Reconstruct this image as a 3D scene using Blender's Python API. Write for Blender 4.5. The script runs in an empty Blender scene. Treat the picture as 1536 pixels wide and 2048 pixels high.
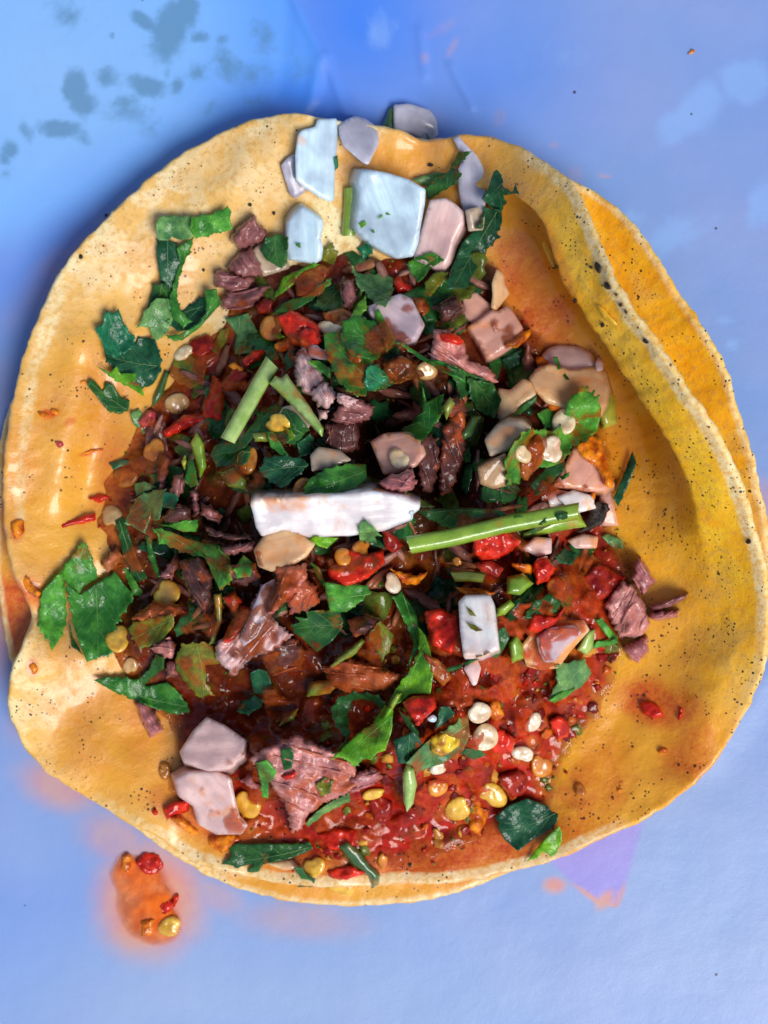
import bpy, math, random
import numpy as np
from mathutils import Vector, geometry as mgeo

# ------------------------------------------------------------------ camera, world, sun, exposure
scene = bpy.context.scene
COL = scene.collection
HC = 0.30                      # camera height above the paper (m)
PX = 1e-4                      # one photograph pixel at the height of the paper = 0.1 mm

cam_d = bpy.data.cameras.new("camera")
cam = bpy.data.objects.new("camera", cam_d)
COL.objects.link(cam)
cam.location = (0, 0, HC)
cam_d.sensor_fit = 'VERTICAL'
cam_d.sensor_height = 24
cam_d.lens = 12 / (0.1024 / HC)
cam_d.clip_start = 0.01
cam_d.clip_end = 50
cam_d.dof.use_dof = True
cam_d.dof.focus_distance = HC - 0.022
cam_d.dof.aperture_fstop = 9.0
scene.camera = cam

LIGHT = Vector((0.46, -0.56, 0.92)).normalized()
ELEV = math.asin(LIGHT.z)
world = bpy.data.worlds.new("World")
scene.world = world
world.use_nodes = True
wn = world.node_tree
sky = wn.nodes.new('ShaderNodeTexSky')
sky.sky_type = 'NISHITA'
sky.sun_disc = False
sky.sun_elevation = ELEV
sky.sun_rotation = math.atan2(LIGHT.x, LIGHT.y)
bg = wn.nodes['Background']
bg.inputs['Strength'].default_value = 0.086
wn.links.new(sky.outputs[0], bg.inputs['Color'])

sun_d = bpy.data.lights.new("sun", 'SUN')
sun_d.energy = 2.3
sun_d.angle = math.radians(29)
sun_d.color = (1.0, 0.965, 0.92)
sun = bpy.data.objects.new("sun", sun_d)
COL.objects.link(sun)
sun.rotation_euler = LIGHT.to_track_quat('Z', 'Y').to_euler()

scene.view_settings.view_transform = 'Standard'
scene.view_settings.look = 'None'
scene.view_settings.exposure = 0.45
scene.view_settings.gamma = 1.0
scene.render.engine = 'CYCLES'
scene.cycles.use_denoising = True
scene.cycles.max_bounces = 8
scene.cycles.caustics_reflective = False
scene.cycles.caustics_refractive = False

random.seed(7)
rng = np.random.default_rng(7)

# ------------------------------------------------------------------ helpers: numbers
def world_pts(px, py, zmm):
    """photograph pixel + height (mm above paper) -> metres"""
    z = np.asarray(zmm, float) * 1e-3
    k = (HC - z) / HC
    return np.stack([(np.asarray(px, float) - 768) * PX * k, -(np.asarray(py, float) - 1024) * PX * k, z], -1)

def vnoise(x, y, seed=0):
    x = np.asarray(x, float); y = np.asarray(y, float)
    ix = np.floor(x).astype(np.int64); iy = np.floor(y).astype(np.int64)
    fx = x - ix; fy = y - iy
    fx = fx * fx * (3 - 2 * fx); fy = fy * fy * (3 - 2 * fy)
    def h(a, b):
        n = (a * 374761393 + b * 668265263 + seed * 974634777) & 0xffffffff
        n = ((n ^ (n >> 13)) * 1274126177) & 0xffffffff
        return ((n ^ (n >> 16)) & 0xffff) / 65535.0
    a = h(ix, iy); b = h(ix + 1, iy); c = h(ix, iy + 1); d = h(ix + 1, iy + 1)
    return (a + (b - a) * fx) * (1 - fy) + (c + (d - c) * fx) * fy - 0.5

def fbm(x, y, oct=3, seed=0):
    v = 0; a = 1; f = 1
    for i in range(oct):
        v = v + a * vnoise(np.asarray(x) * f, np.asarray(y) * f, seed + i * 17); a *= 0.5; f *= 2.03
    return v

def sstep(a, b, x):
    t = np.clip((np.asarray(x, float) - a) / (b - a), 0, 1)
    return t * t * (3 - 2 * t)

def inside(poly, x, y):
    poly = np.asarray(poly, float)
    r = np.zeros(np.shape(x), bool)
    x1, y1 = poly[:, 0], poly[:, 1]
    x2, y2 = np.roll(x1, -1), np.roll(y1, -1)
    for a, b, c, d in zip(x1, y1, x2, y2):
        if b == d: continue
        r ^= ((b > y) != (d > y)) & (x < (c - a) * (y - b) / (d - b) + a)
    return r

def edge_dist(poly, x, y):
    poly = np.asarray(poly, float)
    best = np.full(np.shape(x), 1e9)
    for (a, b), (c, d) in zip(poly, np.roll(poly, -1, 0)):
        vx, vy = c - a, d - b
        L = vx * vx + vy * vy + 1e-9
        t = np.clip(((x - a) * vx + (y - b) * vy) / L, 0, 1)
        best = np.minimum(best, (x - a - t * vx) ** 2 + (y - b - t * vy) ** 2)
    return np.sqrt(best)

def resample(poly, step, closed=True):
    p = np.asarray(poly, float)
    q = np.vstack([p, p[:1]]) if closed else p
    seg = np.hypot(*np.diff(q, axis=0).T)
    out = []
    for i, L in enumerate(seg):
        n = max(1, int(round(L / step)))
        for k in range(n):
            out.append(q[i] + (q[i + 1] - q[i]) * k / n)
    if not closed: out.append(q[-1])
    return np.array(out)

def chaikin(p, n=1, closed=True):
    p = np.asarray(p, float)
    for _ in range(n):
        q = np.roll(p, -1, 0)
        p = np.stack([p * .75 + q * .25, p * .25 + q * .75], 1).reshape(-1, 2)
    return p

def ear(poly):
    a = np.asarray(poly); b = np.roll(a, -1, 0)
    return 0.5 * np.sum(a[:, 0] * b[:, 1] - b[:, 0] * a[:, 1])

def blur(a, s):
    r = int(3 * s) + 1
    k = np.exp(-0.5 * (np.arange(-r, r + 1) / s) ** 2); k /= k.sum()
    for ax in (0, 1):
        p = np.pad(a, [(r, r) if i == ax else (0, 0) for i in (0, 1)], 'edge')
        n = a.shape[ax]; o = 0
        for i, w in enumerate(k):
            o = o + w * (p[i:i + n] if ax == 0 else p[:, i:i + n])
        a = o
    return a

# ------------------------------------------------------------------ helpers: materials
def new_mat(name):
    m = bpy.data.materials.new(name); m.use_nodes = True
    nt = m.node_tree
    return m, nt, nt.nodes['Principled BSDF'], nt.nodes['Material Output']

class NT:
    def __init__(s, nt): s.nt = nt
    def n(s, typ, **kw):
        o = s.nt.nodes.new('ShaderNode' + typ)
        for k, v in kw.items(): setattr(o, k, v)
        return o
    def l(s, a, b): s.nt.links.new(a, b)
    def set(s, sock, v):
        if isinstance(v, bpy.types.NodeSocket): s.l(v, sock)
        elif isinstance(v, tuple) and len(v) == 3: sock.default_value = (*v, 1)
        else: sock.default_value = v
    def mix(s, f, a, b, mode='MIX'):
        o = s.n('Mix', data_type='RGBA', blend_type=mode)
        s.set(o.inputs[0], f); s.set(o.inputs[6], a); s.set(o.inputs[7], b)
        return o.outputs[2]
    def math(s, op, a, b=0.0, clamp=False):
        o = s.n('Math', operation=op, use_clamp=clamp)
        s.set(o.inputs[0], a); s.set(o.inputs[1], b)
        return o.outputs[0]
    def ramp(s, f, a, b, va=0.0, vb=1.0):
        o = s.n('MapRange', interpolation_type='SMOOTHSTEP')
        s.set(o.inputs[0], f)
        o.inputs[1].default_value = a; o.inputs[2].default_value = b; o.inputs[3].default_value = va; o.inputs[4].default_value = vb
        return o.outputs[0]
    def coord(s, rand=True):
        tc = s.n('TexCoord')
        if not rand: return tc.outputs['Object']
        oi = s.n('ObjectInfo')
        v = s.n('VectorMath', operation='ADD')
        s.l(tc.outputs['Object'], v.inputs[0])
        m = s.math('MULTIPLY', oi.outputs['Random'], 3.7)
        s.l(m, v.inputs[1])
        return v.outputs[0]
    def noise(s, co, scale, detail=3.0, rough=0.55, dist=0.0):
        o = s.n('TexNoise'); s.l(co, o.inputs['Vector'])
        o.inputs['Scale'].default_value = scale; o.inputs['Detail'].default_value = detail
        o.inputs['Roughness'].default_value = rough; o.inputs['Distortion'].default_value = dist
        return o.outputs['Fac']
    def voro(s, co, scale, feature='F1'):
        o = s.n('TexVoronoi', feature=feature); s.l(co, o.inputs['Vector'])
        o.inputs['Scale'].default_value = scale
        return o
    def bump(s, h, strength, dist, prev=None):
        o = s.n('Bump'); s.l(h, o.inputs['Height'])
        o.inputs['Strength'].default_value = strength; o.inputs['Distance'].default_value = dist
        if prev is not None: s.l(prev, o.inputs['Normal'])
        return o.outputs[0]
    def stretch(s, co, sx, sy, sz, rot=None):
        o = s.n('Mapping'); s.l(co, o.inputs[0]); o.inputs['Scale'].default_value = (sx, sy, sz)
        return o.outputs[0]
    def grain(s, co):
        v = s.n('VectorRotate', rotation_type='Z_AXIS'); s.l(co, v.inputs['Vector']); s.l(s.oprop('grain'), v.inputs['Angle'])
        return v.outputs[0]
    def ocol(s):
        return s.n('ObjectInfo').outputs['Color']
    def oprop(s, name):
        o = s.n('Attribute', attribute_type='OBJECT', attribute_name=name)
        return o.outputs['Fac']
    def vcol(s, name):
        o = s.n('Attribute', attribute_type='GEOMETRY', attribute_name=name)
        return o
    def sep(s, c):
        o = s.n('SeparateColor'); s.l(c, o.inputs[0]); return o.outputs

def P(b, **kw):
    names = {'rough': 'Roughness', 'spec': 'Specular IOR Level', 'sss': 'Subsurface Weight', 'coat': 'Coat Weight', 'coatr': 'Coat Roughness', 'coatior': 'Coat IOR', 'trans': 'Transmission Weight', 'ior': 'IOR', 'ssscale': 'Subsurface Scale', 'sheen': 'Sheen Weight'}
    for k, v in kw.items():
        if k == 'ssrad': b.inputs['Subsurface Radius'].default_value = v
        else: b.inputs[names[k]].default_value = v

def mat_leaf():
    m, nt, b, out = new_mat('cilantro_leaf_material'); t = NT(nt)
    co = t.coord(); c = t.ocol()
    n1 = t.noise(co, 260, 4, .6); n2 = t.noise(co, 1400, 3, .6)
    dark = t.mix(1.0, c, (0.45, 0.62, 0.55), 'MULTIPLY')
    lite = t.mix(1.0, c, (1.7, 1.35, 1.1), 'MULTIPLY')
    col = t.mix(t.ramp(n1, .35, .68), dark, lite)
    col = t.mix(t.ramp(n2, .5, .75, 0, .35), col, (0.10, 0.22, 0.04))
    vo = t.voro(co, 620, 'DISTANCE_TO_EDGE')
    col = t.mix(t.ramp(vo.outputs['Distance'], 0.0, .06, .45, 0), col, t.mix(1.0, c, (.35, .4, .35), 'MULTIPLY'))
    # splashes of sauce on the leaf
    st = t.oprop('stain')
    ns = t.noise(co, 190, 4, .65, .4)
    thr = t.math('ADD', ns, t.math('MULTIPLY', st, .42))
    msk = t.ramp(thr, .66, .80)
    sauce = t.mix(t.noise(co, 500, 2), (0.50, 0.15, 0.008), (0.36, 0.05, 0.006))
    col = t.mix(t.math('MULTIPLY', msk, .85), col, sauce)
    t.l(col, b.inputs['Base Color'])
    P(b, rough=.45, spec=.14, coat=1, coatr=.05, coatior=1.36)
    t.l(t.bump(t.noise(co, 650, 3), .6, .0006), b.inputs['Coat Normal'])
    bm = t.bump(vo.outputs['Distance'], .35, .00025)
    bm = t.bump(n1, .5, .0007, bm)
    bm = t.bump(n2, .3, .00022, bm)
    t.l(bm, b.inputs['Normal'])
    tr = t.n('BsdfTranslucent'); t.l(t.mix(1.0, col, (1.3, 1.6, .6), 'MULTIPLY'), tr.inputs[0])
    mx = t.n('MixShader'); mx.inputs[0].default_value = .32
    t.l(b.outputs[0], mx.inputs[1]); t.l(tr.outputs[0], mx.inputs[2]); t.l(mx.outputs[0], out.inputs[0])
    return m

def mat_vein():
    m, nt, b, out = new_mat('leaf_vein_material'); t = NT(nt)
    t.l(t.mix(.40, t.ocol(), (0.26, 0.40, 0.12)), b.inputs['Base Color'])
    P(b, rough=.4, coat=.2); return m

def mat_onion():
    m, nt, b, out = new_mat('onion_material'); t = NT(nt)
    co = t.coord(); c = t.ocol()
    lines = t.noise(t.stretch(t.grain(co), 130, 1500, 400), 1, 3, .55)
    cl = t.noise(co, 170, 3, .5)
    col = t.mix(t.ramp(cl, .3, .7), t.mix(1.0, c, (.74, .72, .76), 'MULTIPLY'), t.mix(1.0, c, (1.16, 1.16, 1.16), 'MULTIPLY'))
    col = t.mix(t.ramp(lines, .40, .66, 0, .25), col, t.mix(1.0, c, (.66, .64, .72), 'MULTIPLY'))
    st = t.oprop('stain')
    ns = t.noise(co, 150, 4, .6, .6)
    thr = t.math('ADD', ns, t.math('MULTIPLY', st, .40))
    msk = t.ramp(thr, .62, .84)
    sauce = t.mix(t.noise(co, 420, 2), (0.92, 0.42, 0.09), (0.80, 0.20, 0.04))
    col = t.mix(t.math('MULTIPLY', msk, .8), col, sauce)
    t.l(col, b.inputs['Base Color'])
    P(b, rough=.32, spec=.4, sss=.65, ssscale=.0022, ssrad=(1.0, .85, .75), coat=.45, coatr=.06, ior=1.36); t.l(t.oprop('clear'), b.inputs['Transmission Weight'])
    bm = t.bump(lines, .12, .0003)
    bm = t.bump(t.noise(co, 900, 3), .35, .00025, bm)
    t.l(bm, b.inputs['Normal'])
    return m

def mat_meat():
    m, nt, b, out = new_mat('beef_material'); t = NT(nt)
    co = t.coord(); c = t.ocol()
    n = t.noise(co, 320, 5, .65); f = t.noise(co, 1500, 3, .6); fb = t.noise(t.stretch(t.grain(co), 160, 1300, 500), 1, 4, .6, .4)
    col = t.mix(t.ramp(n, .3, .7), t.mix(1.0, c, (.66, .52, .52), 'MULTIPLY'), t.mix(1.0, c, (1.3, 1.2, 1.15), 'MULTIPLY'))
    col = t.mix(t.ramp(f, .58, .75, 0, .45), col, t.mix(1.0, c, (2.1, 1.9, 1.9), 'MULTIPLY'))
    col = t.mix(t.ramp(fb, .40, .62, .5, 0), col, t.mix(1.0, c, (.42, .30, .30), 'MULTIPLY')); col = t.mix(t.ramp(fb, .58, .72, 0, .5), col, t.mix(1.0, c, (1.7, 1.7, 1.6), 'MULTIPLY'))
    st = t.oprop('stain')
    thr = t.math('ADD', t.noise(co, 170, 4, .6, .5), t.math('MULTIPLY', st, .40))
    msk = t.ramp(thr, .60, .80)
    col = t.mix(t.math('MULTIPLY', msk, .85), col, t.mix(t.noise(co, 380, 2), (0.50, 0.13, 0.02), (0.40, 0.025, 0.008)))
    t.l(col, b.inputs['Base Color'])
    P(b, rough=.45, spec=.12, sss=.3, ssscale=.0012, ssrad=(1, .45, .35), coat=1, coatr=.05, coatior=1.36)
    t.l(t.bump(t.noise(co, 600, 3), .6, .0007), b.inputs['Coat Normal'])
    bm = t.bump(n, .4, .0006); bm = t.bump(fb, .4, .0005, bm); bm = t.bump(f, .5, .0003, bm)
    t.l(bm, b.inputs['Normal']); return m

def mat_chili():
    m, nt, b, out = new_mat('red_chili_material'); t = NT(nt)
    co = t.coord(); c = t.ocol()
    n = t.noise(co, 420, 4, .6); f = t.noise(co, 1500, 2)
    col = t.mix(t.ramp(n, .32, .7), t.mix(1.0, c, (.55, .35, .5), 'MULTIPLY'), t.mix(1.0, c, (1.3, 2.4, 1.5), 'MULTIPLY'))
    t.l(col, b.inputs['Base Color'])
    P(b, rough=.4, spec=.06, sss=.2, ssscale=.0012, ssrad=(1, .2, .08), coat=1, coatr=.035, coatior=1.34)
    bm = t.bump(n, .4, .0010); bc = t.bump(t.noise(co, 260, 2), .4, .0012)
    t.l(bm, b.inputs['Normal']); t.l(bc, b.inputs['Coat Normal']); return m

def mat_seed():
    m, nt, b, out = new_mat('chili_seed_material'); t = NT(nt)
    co = t.coord(); c = t.ocol()
    n = t.noise(co, 330, 3, .6); f = t.noise(co, 1900, 3)
    col = t.mix(t.ramp(n, .3, .7), t.mix(1.0, c, (.78, .60, .45), 'MULTIPLY'), t.mix(1.0, c, (1.12, 1.12, 1.1), 'MULTIPLY'))
    st = t.oprop('stain')
    thr = t.math('ADD', t.noise(co, 260, 3, .6, .4), t.math('MULTIPLY', st, .4))
    col = t.mix(t.ramp(thr, .64, .84, 0, .8), col, (0.52, 0.12, 0.015))
    t.l(col, b.inputs['Base Color'])
    P(b, rough=.25, spec=.5, sss=.4, ssscale=.0015, ssrad=(1, .6, .3), coat=.6, coatr=.06)
    bm = t.bump(n, .35, .0005); bm = t.bump(f, .25, .00015, bm)
    t.l(bm, b.inputs['Normal']); return m

def mat_stalk():
    m, nt, b, out = new_mat('cilantro_stalk_material'); t = NT(nt)
    co = t.coord(); c = t.ocol()
    n = t.noise(co, 240, 4, .6); f = t.noise(co, 1300, 3)
    col = t.mix(t.ramp(n, .3, .7), t.mix(1.0, c, (.68, .78, .55), 'MULTIPLY'), t.mix(1.0, c, (1.3, 1.2, 1.4), 'MULTIPLY'))
    st = t.oprop('stain')
    thr = t.math('ADD', t.noise(co, 170, 3, .6, .4), t.math('MULTIPLY', st, .4))
    col = t.mix(t.ramp(thr, .66, .82, 0, .8), col, (0.50, 0.20, 0.015))
    t.l(col, b.inputs['Base Color'])
    P(b, rough=.28, spec=.5, sss=.3, ssscale=.0015, ssrad=(.5, 1, .3), coat=.5, coatr=.08)
    bm = t.bump(n, .3, .0005); bm = t.bump(f, .3, .0002, bm)
    t.l(bm, b.inputs['Normal']); return m

def mat_char():
    m, nt, b, out = new_mat('char_material'); t = NT(nt)
    co = t.coord(); n = t.noise(co, 700, 4, .7)
    t.l(t.mix(t.ramp(n, .4, .75), (0.006, 0.005, 0.004), (0.06, 0.03, 0.015)), b.inputs['Base Color'])
    P(b, rough=.45, spec=.5)
    t.l(t.bump(n, .9, .0008), b.inputs['Normal']); return m

def mat_salsa():
    m, nt, b, out = new_mat('salsa_material'); t = NT(nt)
    co = t.coord(False)
    v = t.vcol('tint').outputs['Color']
    n = t.noise(co, 500, 5, .65); f = t.noise(co, 1700, 4, .6); g = t.noise(co, 170, 3)
    col = t.mix(t.ramp(n, .3, .72), t.mix(1.0, v, (.7, .55, .55), 'MULTIPLY'), t.mix(1.0, v, (1.2, 1.35, 1.1), 'MULTIPLY'))
    col = t.mix(t.ramp(f, .64, .76, 0, .3), col, t.mix(1.0, v, (1.3, 2.2, 1.2), 'MULTIPLY'))
    t.l(col, b.inputs['Base Color'])
    P(b, rough=.45, spec=.04, sss=.12, ssscale=.001, ssrad=(1, .25, .1), coat=1.0, coatr=.03, coatior=1.34)
    t.l(t.math('ADD', t.vcol('tint').outputs['Alpha'], t.math('MULTIPLY', t.math('SUBTRACT', n, .5), .5), True), b.inputs['Alpha'])
    bm = t.bump(n, .5, .0010); bm = t.bump(f, .3, .0003, bm)
    t.l(bm, b.inputs['Normal'])
    bc = t.bump(t.noise(co, 190, 2, .4), .5, .0020)
    t.l(bc, b.inputs['Coat Normal'])
    return m

def mat_tortilla():
    m, nt, b, out = new_mat('corn_tortilla_material'); t = NT(nt)
    co = t.coord(False)
    a = t.vcol('mask'); s = t.sep(a.outputs['Color']); red, oil, pale = s[0], s[1], s[2]; tone = a.outputs['Alpha']
    n0 = t.noise(co, 45, 4, .6); n1 = t.noise(co, 150, 5, .65, .3); n2 = t.noise(co, 900, 4, .7)
    palec = t.mix(t.ramp(n1, .40, .60), (0.82, 0.49, 0.15), (0.96, 0.83, 0.52))
    yel = t.mix(t.ramp(n1, .3, .7), (0.93, 0.43, 0.010), (1.0, 0.60, 0.025))
    col = t.mix(tone, palec, yel)
    col = t.mix(t.ramp(t.math('ADD', t.math('MULTIPLY', n0, .6), t.math('MULTIPLY', n1, .4)), .47, .62, 0, .6), col, (0.70, 0.40, 0.11))
    col = t.mix(t.ramp(n2, .50, .64, 0, .55), col, (0.60, 0.33, 0.08))
    # translucent greasy patches
    oilm = t.ramp(t.math('ADD', oil, t.math('MULTIPLY', t.math('SUBTRACT', n1, .5), .8)), .05, .72)
    col = t.mix(t.math('MULTIPLY', oilm, .82), col, t.mix(t.ramp(n0, .35, .65), (0.72, 0.25, 0.010), (0.86, 0.40, 0.03)))
    redm = t.ramp(t.math('ADD', red, t.math('MULTIPLY', t.math('SUBTRACT', n1, .5), 1.0)), .12, .95)
    col = t.mix(t.math('MULTIPLY', redm, .92), col, t.mix(t.ramp(n2, .35, .65), (0.55, 0.04, 0.006), (0.70, 0.15, 0.012)))
    pm = t.ramp(t.math('ADD', pale, t.math('MULTIPLY', t.math('SUBTRACT', n1, .5), .7)), .30, .85)
    col = t.mix(t.math('MULTIPLY', pm, .9), col, t.mix(t.ramp(n2, .4, .65), (0.90, 0.72, 0.40), (0.78, 0.47, 0.14)))
    # toasted specks
    for sc, lim, dens in ((330, .10, .56), (720, .15, .52), (1300, .22, .56)):
        vo = t.voro(co, sc)
        rnd = t.sep(vo.outputs['Color'])[0]
        d = t.math('SUBTRACT', t.math('MULTIPLY', rnd, lim * 1.5), t.math('ADD', vo.outputs['Distance'], t.math('MULTIPLY', t.math('SUBTRACT', n2, .5), .25)))
        sp = t.math('MULTIPLY', t.ramp(d, -.01, .03), t.ramp(t.math('ADD', n1, t.math('MULTIPLY', tone, .06)), dens, dens + .05))
        col = t.mix(t.math('MULTIPLY', sp, .93), col, (0.045, 0.02, 0.008))
    t.l(col, b.inputs['Base Color'])
    gl = t.math('MAXIMUM', oilm, redm)
    t.l(t.ramp(gl, 0, 1, .55, .26), b.inputs['Roughness'])
    t.l(t.ramp(gl, 0, 1, .0, .5), b.inputs['Coat Weight'])
    P(b, spec=.25, sss=.25, ssscale=.002, ssrad=(1, .55, .15), coatr=.15)
    bm = t.bump(n1, .3, .0009); bm = t.bump(n2, .5, .0004, bm)
    bm = t.bump(t.noise(co, 2600, 2), .3, .00015, bm)
    t.l(bm, b.inputs['Normal'])
    return m

def mat_paper():
    m, nt, b, out = new_mat('waxed_paper_material'); t = NT(nt)
    co = t.coord(False)
    a = t.vcol('mask'); s = t.sep(a.outputs['Color']); wet, oil, lite = s[0], s[1], s[2]; layer = a.outputs['Alpha']
    n0 = t.noise(co, 28, 3, .5); n1 = t.noise(co, 130, 4, .62, .3); n2 = t.noise(co, 420, 4, .65); g = t.noise(co, 3200, 2, .7)
    base = t.mix(layer, t.mix(t.ramp(n0, .3, .7), (0.19, 0.32, 0.65), (0.26, 0.35, 0.65)), (0.19, 0.46, 0.90))  # blue of the reflected sky put into the base, brighter at the corner
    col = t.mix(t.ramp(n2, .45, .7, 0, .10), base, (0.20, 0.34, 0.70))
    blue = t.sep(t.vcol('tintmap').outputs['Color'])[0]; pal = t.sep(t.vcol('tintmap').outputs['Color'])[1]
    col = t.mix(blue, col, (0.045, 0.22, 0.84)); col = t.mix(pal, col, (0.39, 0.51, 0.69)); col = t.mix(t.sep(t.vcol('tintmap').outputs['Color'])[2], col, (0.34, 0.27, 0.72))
    lm = t.ramp(t.math('ADD', lite, t.math('MULTIPLY', t.math('SUBTRACT', n1, .5), 1.2)), .25, .85)
    col = t.mix(t.math('MULTIPLY', lm, .55), col, (0.27, 0.46, 0.84))
    wm = t.ramp(t.math('ADD', wet, t.math('MULTIPLY', t.math('SUBTRACT', t.math('ADD', t.math('MULTIPLY', n1, .55), t.math('MULTIPLY', n2, .45)), .5), 1.3)), .28, .78)
    col = t.mix(t.math('MULTIPLY', wm, .72), col, (0.10, 0.23, 0.37))
    om = t.ramp(t.math('ADD', oil, t.math('MULTIPLY', t.math('SUBTRACT', n1, .5), .35)), .10, .95)
    col = t.mix(t.math('MULTIPLY', om, .92), col, t.mix(t.ramp(n1, .35, .6), (0.78, 0.26, 0.13), (0.72, 0.34, 0.20)))
    # crumbs of pepper and char in the grain
    vo = t.voro(co, 210); rnd = t.sep(vo.outputs['Color'])[0]
    sp = t.ramp(t.math('SUBTRACT', t.math('MULTIPLY', t.ramp(rnd, .72, 1.0), .07), vo.outputs['Distance']), -.004, .006)
    col = t.mix(t.math('MULTIPLY', sp, .9), col, t.mix(t.ramp(rnd, .8, .9), (0.25, 0.06, 0.03), (0.02, 0.02, 0.02)))
    t.l(col, b.inputs['Base Color'])
    t.l(t.ramp(wm, 0, 1, .38, .30), b.inputs['Roughness'])
    P(b, spec=.4)
    bm = t.bump(g, .22, .00012); bm = t.bump(n2, .25, .00025, bm); bm = t.bump(n0, .3, .003, bm)
    t.l(bm, b.inputs['Normal'])
    return m

def mat_drip():
    m, nt, b, out = new_mat('salsa_drip_material'); t = NT(nt)
    co = t.coord(False); v = t.vcol('tint'); n = t.noise(co, 350, 4, .6)
    t.l(t.mix(t.ramp(n, .3, .7), t.mix(1.0, v.outputs['Color'], (.8, .7, .7), 'MULTIPLY'), t.mix(1.0, v.outputs['Color'], (1.15, 1.3, 1.3), 'MULTIPLY')), b.inputs['Base Color'])
    t.l(t.math('ADD', v.outputs['Alpha'], t.math('MULTIPLY', t.math('SUBTRACT', n, .5), .3), True), b.inputs['Alpha'])
    P(b, rough=.4, spec=.08, coat=.8, coatr=.05, coatior=1.34)
    t.l(t.bump(n, .3, .0006), b.inputs['Normal']); return m

def mat_table():
    m, nt, b, out = new_mat('tabletop_material'); t = NT(nt)
    co = t.coord(False)
    t.l(t.mix(t.noise(co, 30, 4), (0.10, 0.12, 0.16), (0.16, 0.18, 0.22)), b.inputs['Base Color'])
    P(b, rough=.5); return m

M = dict(leaf=mat_leaf(), vein=mat_vein(), onion=mat_onion(), meat=mat_meat(), chili=mat_chili(), seed=mat_seed(), stalk=mat_stalk(),
         char=mat_char(), salsa=mat_salsa(), tortilla=mat_tortilla(), paper=mat_paper(), table=mat_table(), drip=mat_drip())

def link(name, verts, faces, mat, parent=None, smooth=True, origin=None, color=None):
    verts = np.asarray(verts, float)
    if origin is None:
        origin = verts.mean(0); origin[2] = verts[:, 2].min()
    me = bpy.data.meshes.new(name)
    me.from_pydata((verts - origin).tolist(), [], faces)
    me.update()
    if smooth: me.polygons.foreach_set('use_smooth', [True] * len(me.polygons))
    me.materials.append(mat)
    o = bpy.data.objects.new(name, me)
    COL.objects.link(o)
    o.location = origin
    if parent is not None:
        o.parent = parent
        o.location = Vector(origin) - parent.location
    if color is not None: o.color = (*color, 1)
    return o

def tag(o, label, cat, group=None, kind=None):
    o['label'] = label; o['category'] = cat
    if group: o['group'] = group
    if kind: o['kind'] = kind

def set_attr(o, name, rgba):
    at = o.data.attributes.new(name, 'FLOAT_COLOR', 'POINT')
    at.data.foreach_set('color', np.asarray(rgba, np.float32).ravel())
# ------------------------------------------------------------------ the height map everything settles on (4 px cells)
CELL = 4.0
GW, GH = 400, 530
OX, OY = -32.0, -32.0
gx = OX + (np.arange(GW) + .5) * CELL
gy = OY + (np.arange(GH) + .5) * CELL
GX, GY = np.meshgrid(gx, gy)
BUF = np.zeros((GH, GW))

def samp(a, x, y):
    u = np.clip((np.asarray(x, float) - OX) / CELL - .5, 0, GW - 1.001); v = np.clip((np.asarray(y, float) - OY) / CELL - .5, 0, GH - 1.001)
    i = u.astype(int); j = v.astype(int); fu = u - i; fv = v - j
    return (a[j, i] * (1 - fu) + a[j, i + 1] * fu) * (1 - fv) + (a[j + 1, i] * (1 - fu) + a[j + 1, i + 1] * fu) * fv

# ------------------------------------------------------------------ table and waxed paper
tb = bpy.data.meshes.new('tabletop')
s, z0, z1 = .45, -.03, -.004
tb.from_pydata([(-s, -s, z0), (s, -s, z0), (s, s, z0), (-s, s, z0), (-s, -s, z1), (s, -s, z1), (s, s, z1), (-s, s, z1)], [],
               [(3, 2, 1, 0), (4, 5, 6, 7), (0, 1, 5, 4), (1, 2, 6, 5), (2, 3, 7, 6), (3, 0, 4, 7)])
tb.materials.append(M['table'])
tbo = bpy.data.objects.new('tabletop', tb); COL.objects.link(tbo)
tbo['kind'] = 'structure'; tbo['label'] = 'dark grey tabletop under the waxed paper'

def spots(X, Y, lst, soft=.5):
    """union of soft-edged blobs (x, y, rx, ry, angle, weight)"""
    v = np.zeros(X.shape)
    for (x, y, rx, ry, an, w) in lst:
        c, s_ = math.cos(math.radians(an)), math.sin(math.radians(an))
        dx, dy = X - x, Y - y
        d = np.hypot((dx * c + dy * s_) / rx, (-dx * s_ + dy * c) / ry)
        v = np.maximum(v, w * np.clip(1.0 - (d - 1 + soft) / (2 * soft), 0, 1))
    return v

def grid_mesh(xs, ys):
    n, m_ = len(xs), len(ys)
    idx = np.arange(n * m_).reshape(m_, n)
    f = np.stack([idx[:-1, :-1], idx[1:, :-1], idx[1:, 1:], idx[:-1, 1:]], -1).reshape(-1, 4)
    return f

xs = np.arange(-300, 1840, 7.0); ys = np.arange(-360, 2420, 7.0)
X, Y = np.meshgrid(xs, ys)
pz = 0.35 * fbm(X / 420, Y / 420, 2, 5)
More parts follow.
